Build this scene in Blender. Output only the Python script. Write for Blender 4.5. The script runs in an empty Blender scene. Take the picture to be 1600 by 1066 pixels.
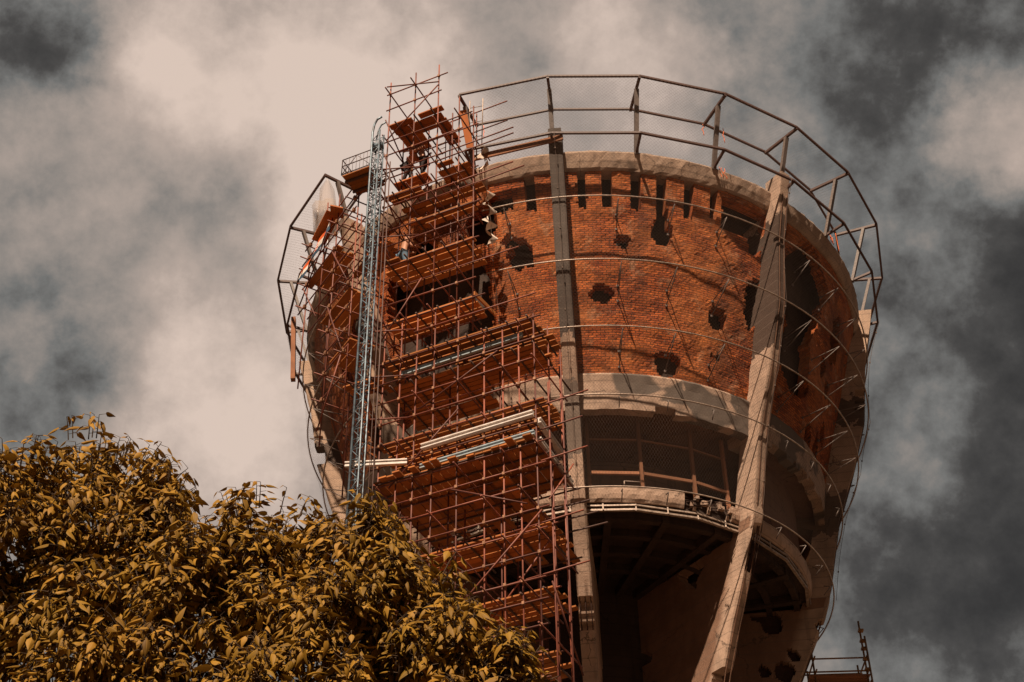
import bpy, math, random
from mathutils import Vector, Matrix, noise as mnoise
R_ = math.radians
C = bpy.context.scene.collection
sc = bpy.context.scene

# ------------------------------------------------------------------ camera, world, sun, exposure
cam_d = bpy.data.cameras.new("camera"); cam = bpy.data.objects.new("camera", cam_d); C.objects.link(cam)
PITCH, ROLL, FPX = 39.496, -0.951, 2368.8
fw = Vector((0, math.cos(R_(PITCH)), math.sin(R_(PITCH))))
up0 = Vector((0, -math.sin(R_(PITCH)), math.cos(R_(PITCH)))); rt0 = Vector((1, 0, 0))
rt = rt0 * math.cos(R_(ROLL)) + up0 * math.sin(R_(ROLL)); up = -rt0 * math.sin(R_(ROLL)) + up0 * math.cos(R_(ROLL))
m = Matrix((rt, up, -fw)).transposed().to_4x4(); m.translation = Vector((0, 0, 1.6)); cam.matrix_world = m
cam_d.sensor_width = 36; cam_d.lens = FPX * 36 / 1600; cam_d.clip_start = 0.1; cam_d.clip_end = 5000
sc.camera = cam
sc.view_settings.view_transform = 'Standard'; sc.view_settings.look = 'None'
sc.view_settings.exposure = 0.78; sc.view_settings.gamma = 1

SUN_AZ, SUN_EL = -13.0, 50.0     # azimuth to the viewer's left, behind the camera
a_ = R_(SUN_AZ)
sun_dir = Vector((math.sin(a_) * math.cos(R_(SUN_EL)), -math.cos(a_) * math.cos(R_(SUN_EL)), math.sin(R_(SUN_EL))))
sd = bpy.data.lights.new("sun", 'SUN'); sd.energy = 5.0; sd.angle = R_(0.9); sd.color = (1, .80, .60)
so = bpy.data.objects.new("sun", sd); C.objects.link(so); so.rotation_euler = sun_dir.to_track_quat('Z', 'Y').to_euler(); so.location = (0, -20, 80)

SKY_GAIN = 1.0
BLOBS = [(-22.6, 46.0, 4.1, 0.3), (-11.3, 48.7, 5.1, 0.75), (-6.1, 46.2, 4.8, 0.7), (-17.9, 49.4, 3.6, 0.5), (-25.0, 48.8, 2.3, -0.75), (-16.1, 42.5, 3.6, -0.25), (-11.7, 38.9, 4.1, 0.8), (-13.8, 35.3, 3.9, 0.75), (-22.5, 40.1, 4.4, 0.3), (-21.6, 35.7, 2.9, -0.35), (-0.8, 50.8, 2.7, -0.15), (3.8, 48.6, 2.9, 0.5), (6.3, 51.0, 2.2, 0.4), (9.7, 48.9, 1.7, 0.45), (13.3, 46.1, 2.2, 0.3), (16.6, 48.0, 2.7, -0.1), (23.2, 48.6, 4.2, -0.3), (25.3, 44.5, 2.3, 1.0), (22.9, 38.2, 4.8, -0.15), (20.3, 40.1, 3.6, 0.1), (19.9, 34.0, 2.9, 0.15), (19.3, 28.3, 4.8, -0.45), (15.5, 29.5, 2.7, -0.05), (0.1, 45.1, 2.4, 0.2), (8.6, 47.1, 2.2, 0.35), (18.5, 40.5, 5.5, -0.02), (24.5, 34.0, 5.0, -0.18), (20.0, 46.5, 3.5, -.05), (23.0, 37.5, 8.0, -.22), (27, 47, 5.0, -.15), (28.0, 42, 4.0, -.1), (27, 36, 4.5, -.2), (25.5, 29, 4.5, -.2), (-27, 42, 4.0, -.12), (-24.5, 35.5, 3.5, -.3), (-9.5, 43.5, 2.5, .25), (-4.5, 49.5, 2.5, .2)]

class NT:
    """small node-tree writer"""
    def __init__(s, tree): s.t = tree; s.n = tree.nodes; s.l = tree.links
    def new(s, typ, **kw):
        nd = s.n.new(typ)
        for k, v in kw.items(): setattr(nd, k, v)
        return nd
    def put(s, sock, v):
        if isinstance(v, bpy.types.NodeSocket): s.l.new(v, sock)
        else: sock.default_value = v
    def math(s, op, a, b=0.0, clamp=False):
        nd = s.new('ShaderNodeMath', operation=op, use_clamp=clamp); s.put(nd.inputs[0], a); s.put(nd.inputs[1], b); return nd.outputs[0]
    def noise(s, vec, scale, detail=4, rough=.55, dist=0.0, color=False):
        nd = s.new('ShaderNodeTexNoise'); s.put(nd.inputs['Vector'], vec); nd.inputs['Scale'].default_value = scale
        nd.inputs['Detail'].default_value = detail; nd.inputs['Roughness'].default_value = rough; nd.inputs['Distortion'].default_value = dist
        return nd.outputs['Color' if color else 'Fac']
    def ramp(s, fac, stops, interp='LINEAR'):
        nd = s.new('ShaderNodeValToRGB'); cr = nd.color_ramp; cr.interpolation = interp
        while len(cr.elements) < len(stops): cr.elements.new(.5)
        for e, (p, c) in zip(cr.elements, stops):
            e.position = p; e.color = (c[0], c[1], c[2], 1) if hasattr(c, '__len__') else (c, c, c, 1)
        s.put(nd.inputs[0], fac); return nd.outputs[0]
    def mix(s, f, a, b, mode='MIX'):
        nd = s.new('ShaderNodeMix', data_type='RGBA', blend_type=mode); s.put(nd.inputs[0], f)
        for i, v in ((6, a), (7, b)):
            if not isinstance(v, bpy.types.NodeSocket): v = (v[0], v[1], v[2], 1)
            s.put(nd.inputs[i], v)
        return nd.outputs[2]
    def mapping(s, vec, scale=(1, 1, 1), loc=(0, 0, 0)):
        nd = s.new('ShaderNodeMapping'); s.put(nd.inputs['Vector'], vec); nd.inputs['Scale'].default_value = scale; nd.inputs['Location'].default_value = loc
        return nd.outputs[0]
    def vadd(s, a, b, op='ADD'):
        nd = s.new('ShaderNodeVectorMath', operation=op); s.put(nd.inputs[0], a); s.put(nd.inputs[1], b); return nd.outputs[0]

W = bpy.data.worlds.new("World"); sc.world = W; W.use_nodes = True
w = NT(W.node_tree); w.n.clear()
geo = w.new('ShaderNodeTexCoord').outputs['Generated']
wn = w.noise(geo, 9.0, 7, .6, color=True)
warp = w.vadd(geo, w.vadd(w.vadd(wn, (-.5, -.5, -.5)), (.13, .13, .13), 'MULTIPLY'))
nrm_ = w.new('ShaderNodeVectorMath', operation='NORMALIZE'); w.put(nrm_.inputs[0], warp); warp = nrm_.outputs[0]
total = w.math('ADD', w.math('ADD', w.math('MULTIPLY', w.noise(geo, 8.0, 3, .5), .70), w.math('MULTIPLY', w.noise(geo, 22.0, 10, .62), .80)), -.40)
for az, el, sg, am in BLOBS:
    c = (math.sin(R_(az)) * math.cos(R_(el)), math.cos(R_(az)) * math.cos(R_(el)), math.sin(R_(el)))
    nd = w.new('ShaderNodeVectorMath', operation='DOT_PRODUCT'); w.put(nd.inputs[0], warp); nd.inputs[1].default_value = c
    ex = w.math('EXPONENT', w.math('MULTIPLY', w.math('MINIMUM', w.math('SUBTRACT', nd.outputs['Value'], 1.0), 0), 2.0 / R_(sg) ** 2))
    total = w.math('ADD', total, w.math('MULTIPLY', ex, am * .60))
fr_ = w.new('ShaderNodeSeparateXYZ'); w.put(fr_.inputs[0], geo)
back = w.new('ShaderNodeMapRange'); w.put(back.inputs[0], fr_.outputs['Y']); back.inputs[1].default_value = .05; back.inputs[2].default_value = .55; back.inputs[3].default_value = .25; back.inputs[4].default_value = 1.0
total = w.math('MULTIPLY', total, back.outputs[0])   # unseen sky behind the viewer, darkened to lower the ambient light
sm_ = w.new('ShaderNodeMath', operation='SMOOTH_MAX'); w.put(sm_.inputs[0], total); sm_.inputs[1].default_value = .04; sm_.inputs[2].default_value = .45
soft_ = w.math('SUBTRACT', 1.0, w.math('EXPONENT', w.math('MULTIPLY', w.math('ADD', sm_.outputs[0], -.035), -1.35)))
cloudcol = w.ramp(w.math('MULTIPLY', soft_, 1.38), [(0.0, (.022, .021, .020)), (.20, (.056, .053, .050)), (.40, (.138, .136, .130)), (.58, (.235, .205, .183)), (.80, (.36, .292, .252)), (1.0, (.55, .44, .375))])
sky = w.new('ShaderNodeTexSky', sky_type='NISHITA'); sky.sun_disc = False; sky.sun_elevation = R_(SUN_EL); sky.sun_rotation = math.atan2(sun_dir.x, sun_dir.y)
bg1 = w.new('ShaderNodeBackground'); w.put(bg1.inputs[0], sky.outputs[0]); bg1.inputs[1].default_value = 0.06
bg2 = w.new('ShaderNodeBackground'); w.put(bg2.inputs[0], cloudcol); bg2.inputs[1].default_value = SKY_GAIN * .75
mx = w.new('ShaderNodeMixShader'); mx.inputs[0].default_value = .985
w.l.new(bg1.outputs[0], mx.inputs[1]); w.l.new(bg2.outputs[0], mx.inputs[2])
w.l.new(mx.outputs[0], w.new('ShaderNodeOutputWorld').inputs[0])

# ------------------------------------------------------------------ geometry helpers
AXC = Vector((2.6548, 44.9216, 0)); A0 = -6.51
def pol(R, z, deg):
    a = R_(deg); return Vector((AXC.x + R * math.sin(a), AXC.y - R * math.cos(a), z))
SA = Vector((math.cos(R_(-25)), math.sin(R_(-25)), 0)); SB = Vector((-SA.y, SA.x, 0))
def uw(u, w_, z): return AXC + SA * u + SB * w_ + Vector((0, 0, z))
def interp(x, xs, ys):
    if x <= xs[0]: return ys[0]
    for i in range(1, len(xs)):
        if x <= xs[i]: return ys[i - 1] + (ys[i] - ys[i - 1]) * (x - xs[i - 1]) / (xs[i] - xs[i - 1])
    return ys[-1]
def nz(x, y, z=0.0, s=1.0): return mnoise.noise(Vector((x * s, y * s, z * s)))

class MB:
    def __init__(s): s.v = []; s.f = []; s.uv = []; s.smooth = []
    def quad(s, pts, uvs=None, smooth=False):
        i = len(s.v); s.v += [tuple(p) for p in pts]; s.f.append(tuple(range(i, i + len(pts))))
        s.uv.append(uvs or [(0, 0)] * len(pts)); s.smooth.append(smooth)
    def box(s, c, dx, dy, dz, uo=0.0):
        """centre c, half-extent vectors dx (long), dy, dz"""
        c = Vector(c); i = len(s.v)
        for sx in (-1, 1):
            for sy in (-1, 1):
                for sz in (-1, 1): s.v.append(tuple(c + dx * sx + dy * sy + dz * sz))
        L, Wd, H = dx.length, dy.length, dz.length
        for f in ((0, 1, 3, 2), (4, 6, 7, 5), (0, 4, 5, 1), (2, 3, 7, 6), (0, 2, 6, 4), (1, 5, 7, 3)):
            s.f.append(tuple(i + k for k in f)); s.smooth.append(False)
            s.uv.append([(((k >> 2) * 2 - 1) * L + uo, (((k >> 1) & 1) * 2 - 1) * Wd + ((k & 1) * 2 - 1) * H + uo * 1.7) for k in f])
        return s
    def bar(s, p, q, wd, ht, upv=Vector((0, 0, 1)), uo=0.0):
        p = Vector(p); q = Vector(q); d = q - p; x = d.normalized(); y = upv.cross(x)
        if y.length < 1e-4: y = Vector((1, 0, 0)).cross(x)
        y.normalize(); z = x.cross(y)
        return s.box((p + q) / 2, d / 2, y * wd / 2, z * ht / 2, uo)
    def tube(s, pts, r, n=6, closed=False, cap=True):
        pts = [Vector(p) for p in pts]; N = len(pts); i0 = len(s.v); prev = None; ln = 0
        for k, p in enumerate(pts):
            d = (pts[(k + 1) % N] - pts[k - 1]) if closed else (pts[min(k + 1, N - 1)] - pts[max(k - 1, 0)])
            d.normalize()
            y = prev - d * prev.dot(d) if prev is not None else d.orthogonal()
            y.normalize(); prev = y; x = d.cross(y)
            rr = r[k] if hasattr(r, '__len__') else r
            for j in range(n):
                t = 2 * math.pi * j / n; s.v.append(tuple(p + (y * math.cos(t) + x * math.sin(t)) * rr))
        for k in range(N if closed else N - 1):
            for j in range(n):
                a = i0 + k * n + j; b = i0 + k * n + (j + 1) % n; c = i0 + ((k + 1) % N) * n + (j + 1) % n; d = i0 + ((k + 1) % N) * n + j
                s.f.append((a, b, c, d)); s.uv.append([(k, j), (k, j + 1), (k + 1, j + 1), (k + 1, j)]); s.smooth.append(True)
        if cap and not closed:
            s.f.append(tuple(i0 + j for j in range(n))[::-1]); s.uv.append([(0, 0)] * n); s.smooth.append(False)
            e = i0 + (N - 1) * n; s.f.append(tuple(e + j for j in range(n))); s.uv.append([(0, 0)] * n); s.smooth.append(False)
        return s
    def build(s, name, mat, parent=None, origin=None):
        me = bpy.data.meshes.new(name)
        o = bpy.data.objects.new(name, me); C.objects.link(o)
        off = Vector((0, 0, 0))
        if parent is not None:
            o.parent = parent; off = parent["_w"] if "_w" in parent else (0, 0, 0); off = Vector(off)
        elif origin is not None: off = Vector(origin); o.location = off; 
        me.from_pydata([tuple(Vector(v) - off) for v in s.v], [], s.f)
        ul = me.uv_layers.new(name="UVMap"); fl = [c for f in s.uv for uv in f for c in uv]; ul.data.foreach_set("uv", fl)
        me.polygons.foreach_set("use_smooth", s.smooth)
        if mat is not None: me.materials.append(mat)
        me.update(); ORI[o.name] = off
        o["_w"] = tuple(off)
        return o
ORI = {}
def tag(o, label=None, cat=None, group=None, kind=None):
    if label: o["label"] = label
    if cat: o["category"] = cat
    if group: o["group"] = group
    if kind: o["kind"] = kind
    return o
def thing(name, loc, label, cat, group=None):
    o = bpy.data.objects.new(name, None); C.objects.link(o); o.location = loc; o.empty_display_size = .3
    o["_w"] = tuple(loc); return tag(o, label, cat, group)

def cell_slab(mb, us, vs, keep, P, Q, uvf, wrap=False, smooth=True, reverse=False):
    """a wall of cells: keep(i,j) says which stand; P outer surface, Q inner surface, sides closed where cells are missing"""
    nu, nv = len(us) - (0 if wrap else 1), len(vs) - 1
    K = [[keep(i, j) for j in range(nv)] for i in range(nu)]
    po, pi = {}, {}
    def vid(d, f, i, j):
        ii = i % len(us) if wrap else i
        if (ii, j) not in d: d[(ii, j)] = len(mb.v); mb.v.append(tuple(f(ii, j)))
        return d[(ii, j)]
    def add(ids, uv, sm):
        if reverse: ids = ids[::-1]; uv = uv[::-1]
        mb.f.append(tuple(ids)); mb.uv.append(uv); mb.smooth.append(sm)
    for i in range(nu):
        for j in range(nv):
            if not K[i][j]: continue
            c = [(i, j), (i + 1, j), (i + 1, j + 1), (i, j + 1)]; uv = [uvf(a, b) for a, b in c]
            add([vid(po, P, a, b) for a, b in c], uv, smooth)
            add([vid(pi, Q, a, b) for a, b in c][::-1], uv[::-1], smooth)
            for (di, dj, e0, e1) in ((0, -1, c[0], c[1]), (1, 0, c[1], c[2]), (0, 1, c[2], c[3]), (-1, 0, c[3], c[0])):
                ni, nj = i + di, j + dj
                if wrap: ni %= nu
                out = not (0 <= ni < nu and 0 <= nj < nv) or not K[ni][nj]
                if out:
                    u0, u1 = uvf(*e0), uvf(*e1)
                    add([vid(po, P, *e0), vid(pi, Q, *e0), vid(pi, Q, *e1), vid(po, P, *e1)], [u0, (u0[0] + .1, u0[1] + .2), (u1[0] + .1, u1[1] + .2), u1], False)

# ------------------------------------------------------------------ materials
def material(name, fn, rough=.85, spec=.3, metal=0.0):
    mt = bpy.data.materials.new(name); mt.use_nodes = True; t = NT(mt.node_tree); t.n.clear()
    b = t.new('ShaderNodeBsdfPrincipled'); b.inputs['Roughness'].default_value = rough; b.inputs['Metallic'].default_value = metal
    b.inputs['Specular IOR Level'].default_value = spec
    o = t.new('ShaderNodeOutputMaterial'); t.l.new(b.outputs[0], o.inputs[0])
    tc = t.new('ShaderNodeTexCoord')
    fn(t, b, tc)
    return mt
def bump(t, b, h, strength=.4, dist=.02):
    nd = t.new('ShaderNodeBump'); nd.inputs['Strength'].default_value = strength; nd.inputs['Distance'].default_value = dist
    t.put(nd.inputs['Height'], h); t.l.new(nd.outputs[0], b.inputs['Normal'])

def m_brick(t, b, tc):
    uv = tc.outputs['UV']; ob = tc.outputs['Object']
    jit = t.vadd(uv, t.vadd(t.vadd(t.noise(uv, 2.2, 3, color=True), (-.5, -.5, -.5)), (.05, .018, 0), 'MULTIPLY'))
    br = t.new('ShaderNodeTexBrick', offset=.5); t.put(br.inputs['Vector'], jit); br.inputs['Scale'].default_value = 1
    br.inputs['Brick Width'].default_value = .26; br.inputs['Row Height'].default_value = .0785; br.inputs['Mortar Size'].default_value = .011
    br.inputs['Mortar Smooth'].default_value = .3; br.inputs['Bias'].default_value = 0.05
    br.inputs['Color1'].default_value = (.53, .128, .032, 1); br.inputs['Color2'].default_value = (.24, .052, .019, 1); br.inputs['Mortar'].default_value = (.045, .022, .014, 1)
    n1 = t.noise(ob, .55, 6, .65); n2 = t.noise(t.mapping(ob, (1, 1, 3)), 2.2, 5, .65); n3 = t.noise(uv, 13, 3, .7)
    col = t.mix(t.ramp(n1, [(.42, 0), (.66, .6)]), br.outputs['Color'], (.60, .21, .065))
    col = t.mix(t.ramp(n2, [(.52, 0), (.70, .75)]), col, (.075, .027, .015))
    col = t.mix(t.ramp(n3, [(.52, 0), (.72, .6)]), col, (.055, .022, .013))
    col = t.mix(t.ramp(t.noise(ob, 1.3, 7, .7), [(.56, 0), (.70, .6)]), col, (.52, .31, .19))
    col = t.mix(t.ramp(t.noise(t.mapping(ob, (1, 1, .7)), .42, 6, .7), [(.52, 0), (.66, .72)]), col, (.07, .03, .02))
    runs = t.ramp(t.noise(t.mapping(ob, (3.2, 3.2, .25)), 1.5, 5, .65), [(.56, 0), (.74, .5)])
    col = t.mix(runs, col, (.06, .026, .017))
    t.put(b.inputs['Base Color'], col)
    h = t.math('ADD', t.math('MULTIPLY', br.outputs['Fac'], -1.0), t.math('MULTIPLY', t.noise(uv, 26, 4, .7), .9))
    bump(t, b, h, .9, .022)
BRICK = material("weathered_brick", m_brick, .92, .15)

def m_concrete(base, dark=(.13, .095, .075), patch=None, zones=(), flank_shade=False):
    def fn(t, b, tc):
        ob = tc.outputs['Object']
        n1 = t.noise(ob, 1.1, 7, .65); streak = t.noise(t.mapping(ob, (2.6, 2.6, .22)), 1.6, 6, .6); fine = t.noise(ob, 16, 5, .7)
        hi = tuple(min(1, c * 1.22) for c in base); lo = tuple(c * .74 for c in base)
        col = t.mix(t.ramp(n1, [(.32, 0), (.68, 1)]), lo, hi)
        col = t.mix(t.ramp(streak, [(.52, 0), (.72, .55)]), col, dark)
        col = t.mix(t.ramp(fine, [(.56, 0), (.72, .35)]), col, dark)
        if patch:
            thr, pc, sc_ = patch
            col = t.mix(t.ramp(t.noise(ob, sc_, 3, .5, .6), [(thr, 0), (thr + .025, .9)]), col, pc)
        for z0, z1, zc, amt in zones:
            sx = t.new('ShaderNodeSeparateXYZ'); t.put(sx.inputs[0], ob)
            zz = t.math('ADD', sx.outputs['Z'], t.math('MULTIPLY', t.math('SUBTRACT', t.noise(ob, 2.4, 4, .6), .5), 1.5))
            f = t.math('MULTIPLY', t.math('GREATER_THAN', zz, z0), t.math('LESS_THAN', zz, z1))
            col = t.mix(t.math('MULTIPLY', f, amt), col, t.mix(t.ramp(fine, [(.3, 0), (.7, 1)]), tuple(c * .7 for c in zc), zc))
        if flank_shade:  # shade painted on the inner flank below the slab, outer edge left tan
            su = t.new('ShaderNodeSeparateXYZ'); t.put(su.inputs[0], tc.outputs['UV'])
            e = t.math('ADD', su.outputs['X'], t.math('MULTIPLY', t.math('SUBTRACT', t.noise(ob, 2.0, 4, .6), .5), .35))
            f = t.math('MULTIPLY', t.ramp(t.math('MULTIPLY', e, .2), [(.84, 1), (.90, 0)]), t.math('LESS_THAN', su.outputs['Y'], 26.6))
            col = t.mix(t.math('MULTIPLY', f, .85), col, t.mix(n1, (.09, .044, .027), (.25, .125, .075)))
        vor = t.new('ShaderNodeTexVoronoi'); t.put(vor.inputs['Vector'], ob); vor.inputs['Scale'].default_value = 5.5
        pit = t.ramp(vor.outputs['Distance'], [(.03, 1), (.075, 0)])
        col = t.mix(t.math('MULTIPLY', pit, .7), col, dark)
        bw = t.new('ShaderNodeTexWave', wave_type='BANDS', bands_direction='Z'); t.put(bw.inputs['Vector'], ob); bw.inputs['Scale'].default_value = .85; bw.inputs['Distortion'].default_value = .6; bw.inputs['Detail'].default_value = 1
        col = t.mix(t.ramp(bw.outputs['Fac'], [(.0, .5), (.03, 0)]), col, dark)
        cv = t.new('ShaderNodeTexVoronoi', feature='DISTANCE_TO_EDGE'); t.put(cv.inputs['Vector'], t.vadd(ob, t.vadd(t.noise(ob, 1.5, 4, .6, color=True), (.9, .9, .9), 'MULTIPLY'))); cv.inputs['Scale'].default_value = .55
        crack = t.math('MULTIPLY', t.ramp(cv.outputs['Distance'], [(.0, 1), (.012, 0)]), t.ramp(t.noise(ob, .7, 2), [(.48, 0), (.56, 1)]))
        col = t.mix(t.math('MULTIPLY', crack, .8), col, tuple(c * .35 for c in dark))
        t.put(b.inputs['Base Color'], col)
        bump(t, b, t.math('ADD', n1, t.math('MULTIPLY', fine, .35)), .5, .06)
    return fn
TAN = (.40, .27, .20)
CONC = material("bare_concrete", m_concrete(TAN))
CONC_BAND = material("peeling_concrete", m_concrete((.37, .25, .185), patch=(.53, (.085, .068, .058), .55)))
CONC_CROWN = material("crown_concrete", m_concrete((.36, .245, .18), patch=(.56, (.075, .05, .038), .40)))
CONC_DARK = material("shade_dark_concrete", m_concrete((.05, .03, .022), (.016, .01, .008)))  # concrete darkened to stand in for shade under and inside the bowl
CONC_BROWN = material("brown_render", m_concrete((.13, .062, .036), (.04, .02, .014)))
RIB_GREY = material("rib_concrete_repaired", m_concrete(TAN, zones=((31.4, 50, (.075, .058, .05), .95), (27.6, 29.9, (.15, .115, .095), .85))))
RIB_BROWN = material("rib_concrete_stripped", m_concrete(TAN, zones=((32.0, 36.9, (.06, .034, .024), .95),), flank_shade=True))
RIB_PLAIN = material("rib_concrete", m_concrete((.36, .24, .17), zones=((33.4, 34.6, (.07, .045, .035), .9), (29.0, 30.6, (.09, .06, .045), .85)), flank_shade=True))

def m_wood(c1, c2, dark):
    def fn(t, b, tc):
        uv = tc.outputs['UV']; oi = t.new('ShaderNodeObjectInfo')
        g = t.noise(t.mapping(uv, (.8, 16, 1)), 1.0, 6, .6, .8); big = t.noise(uv, .9, 4, .6)
        col = t.mix(g, c1, c2); col = t.mix(t.ramp(big, [(.45, 0), (.7, .7)]), col, dark)
        col = t.mix(t.math('MULTIPLY', oi.outputs['Random'], .8), col, tuple(c * .36 for c in c1))
        t.put(b.inputs['Base Color'], col); bump(t, b, g, .35, .01)
    return fn
WOOD = material("scaffold_board", m_wood((.54, .20, .055), (.38, .115, .032), (.15, .046, .017)), .8, .2)
WOOD_RED = material("new_orange_board", m_wood((.56, .17, .040), (.46, .12, .026), (.28, .075, .02)), .75, .25)
TIMBER = material("weathered_timber", m_wood((.36, .16, .085), (.26, .11, .06), (.12, .055, .035)), .85, .15)
def m_paint(c, c2, amt=.5, scale=6, vary=0.0):
    def fn(t, b, tc):
        ob = tc.outputs['Object']
        oi = t.new('ShaderNodeObjectInfo'); col = t.mix(t.math('MULTIPLY', t.ramp(t.noise(ob, scale, 5, .7), [(.42, 0), (.62, 1)]), amt), c, c2)
        col = t.mix(t.math('MULTIPLY', oi.outputs['Random'], vary), col, tuple(k * .5 for k in c2))
        t.put(b.inputs['Base Color'], col); bump(t, b, t.noise(ob, 30, 3), .2, .003)
    return fn
RUST = material("rusty_scaffold_tube", m_paint((.27, .072, .038), (.10, .028, .02), .8, 2.5, .75), .6, .4)
RUST_Y = material("yellowed_scaffold_tube", m_paint((.36, .19, .07), (.16, .075, .03), .8), .6, .4)
CLAMP = material("worn_clamp", m_paint((.36, .18, .10), (.14, .06, .035), .8, 14), .5, .4, .3)
STEEL = material("grey_painted_steel", m_paint((.15, .115, .10), (.085, .055, .045), .6), .6, .4)
STEEL_DK = material("brown_painted_steel", m_paint((.085, .042, .032), (.05, .024, .02), .6), .6, .4)
GALV = material("galvanized_steel", m_paint((.40, .30, .235), (.16, .11, .09), .7), .5, .5, .25)
BLUE = material("blue_grey_steel", m_paint((.15, .205, .25), (.07, .06, .06), .8), .45, .5, .3)
WHITE = material("white_painted_beam", m_paint((.62, .56, .52), (.40, .31, .26), .6), .6, .4)
PALE_BLUE = material("pale_blue_beam", m_paint((.30, .36, .40), (.20, .19, .18), .6), .5, .4)
REBAR = material("rusted_rebar", m_paint((.06, .03, .022), (.03, .018, .014), .6), .8, .2)
STRAP = material("orange_strap", m_paint((.72, .16, .05), (.5, .1, .04), .4), .7, .2)
CLOTH = material("dusty_white_cloth", m_paint((.66, .55, .47), (.45, .34, .27), .5, 3), .95, .1)
SKIN = material("tanned_skin", m_paint((.42, .20, .12), (.33, .15, .09), .5, 8), .6, .3)
TROUSER = material("dark_trousers", m_paint((.045, .035, .035), (.025, .02, .02), .5, 8), .9, .1)
JEANS = material("blue_jeans", m_paint((.13, .20, .27), (.08, .11, .15), .5, 8), .9, .1)
SHIRT = material("orange_shirt", m_paint((.50, .17, .06), (.38, .12, .05), .5, 8), .9, .1)
HAIR = material("dark_hair", m_paint((.02, .014, .012), (.03, .02, .016), .5, 20), .7, .2)
CAPM = material("white_cap", m_paint((.6, .52, .46), (.5, .42, .36), .5, 8), .7, .2)
NETM = material("grey_net_cord", m_paint((.12, .085, .07), (.08, .06, .05), .5), .9, .1)
GRASS = material("pale_gravel", m_paint((.10, .07, .048), (.075, .053, .037), .9, 1.5), .95, .1)
BARK = material("bark", m_paint((.09, .06, .04), (.045, .03, .022), .8, 5), .95, .1)
def m_leaf(t, b, tc):
    oi = t.noise(tc.outputs['Object'], 1.7, 3); uv = tc.outputs['UV']
    n = t.new('ShaderNodeTexWhiteNoise', noise_dimensions='2D'); fl = t.vadd(uv, (0, 0, 0), 'FLOOR'); t.put(n.inputs['Vector'], fl)
    col = t.mix(n.outputs['Value'], (.10, .048, .004), (.31, .155, .018)); col = t.mix(t.ramp(oi, [(.4, 0), (.7, .6)]), col, (.16, .092, .008))
    fr = t.vadd(uv, (0, 0, 0), 'FRACTION'); sx = t.new('ShaderNodeSeparateXYZ'); t.put(sx.inputs[0], fr)
    mid = t.math('ABSOLUTE', t.math('SUBTRACT', sx.outputs['Y'], .5)); vein = t.ramp(mid, [(0.0, .6), (.06, 0)])
    col = t.mix(vein, col, (.32, .19, .045))
    t.put(b.inputs['Base Color'], col)
    tr = t.new('ShaderNodeBsdfTranslucent'); t.put(tr.inputs[0], t.mix(.5, col, (.30, .15, .02)))
    ms = t.new('ShaderNodeMixShader'); ms.inputs[0].default_value = .10
    out = [x for x in t.n if x.type == 'OUTPUT_MATERIAL'][0]
    t.l.new(b.outputs[0], ms.inputs[1]); t.l.new(tr.outputs[0], ms.inputs[2]); t.l.new(ms.outputs[0], out.inputs[0])
LEAF = material("golden_leaf", m_leaf, .6, .15)
def m_plastic(t, b, tc):
    b.inputs['Base Color'].default_value = (.45, .36, .31, 1); b.inputs['Roughness'].default_value = .2
    tr = t.new('ShaderNodeBsdfTransparent'); ms = t.new('ShaderNodeMixShader'); ms.inputs[0].default_value = .30
    out = [x for x in t.n if x.type == 'OUTPUT_MATERIAL'][0]
    t.l.new(tr.outputs[0], ms.inputs[1]); t.l.new(b.outputs[0], ms.inputs[2]); t.l.new(ms.outputs[0], out.inputs[0])
PLASTIC = material("clear_plastic_sheet", m_plastic)
def m_flag(t, b, tc):
    sx = t.new('ShaderNodeSeparateXYZ'); t.put(sx.inputs[0], tc.outputs['UV']); u, v = sx.outputs['X'], sx.outputs['Y']
    col = t.ramp(v, [(0, (.05, .085, .13)), (.34, (.72, .64, .58)), (.67, (.62, .11, .03))], 'CONSTANT')
    def inside(x, a, c): return t.math('MULTIPLY', t.math('GREATER_THAN', x, a), t.math('LESS_THAN', x, c))
    m1 = t.math('MULTIPLY', inside(u, .42, .60), inside(v, .27, .73))
    chk = t.new('ShaderNodeTexChecker'); t.put(chk.inputs[0], t.mapping(tc.outputs['UV'], (1 / .036, 1 / .092, 1), (-.42 / .036, -.27 / .092, .5))); chk.inputs['Scale'].default_value = 1
    chk.inputs['Color1'].default_value = (.55, .05, .03, 1); chk.inputs['Color2'].default_value = (.72, .64, .58, 1)
    t.put(b.inputs['Base Color'], t.mix(m1, col, chk.outputs['Color']))
FLAGM = material("flag_cloth", m_flag, .9, .1)

rnd = random.Random(11)
# ------------------------------------------------------------------ ground
mb = MB(); S = 1500
mb.quad([(-S, -S, 0), (S, -S, 0), (S, S, 0), (-S, S, 0)]); tag(mb.build("ground", GRASS), kind="structure")

# ------------------------------------------------------------------ water tower
tower = thing("water_tower", tuple(AXC), "war damaged brick water tower with a flaring bowl and concrete ribs", "water tower")
RZ = [0, 12, 18, 22.0, 23.55, 25.0, 26.0, 26.6, 29.45, 31.44, 33.6, 36, 38.2, 38.6]
RR = [3, 3.3, 4.4, 5.6, 6.3, 7.0, 7.48, 7.70, 8.43, 9.22, 9.93, 10.33, 10.9, 11.0]
def ribR(z): return interp(z, RZ, RR)
def brickR(z): return 8.05 + .30 * (z - 30.6)

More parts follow.
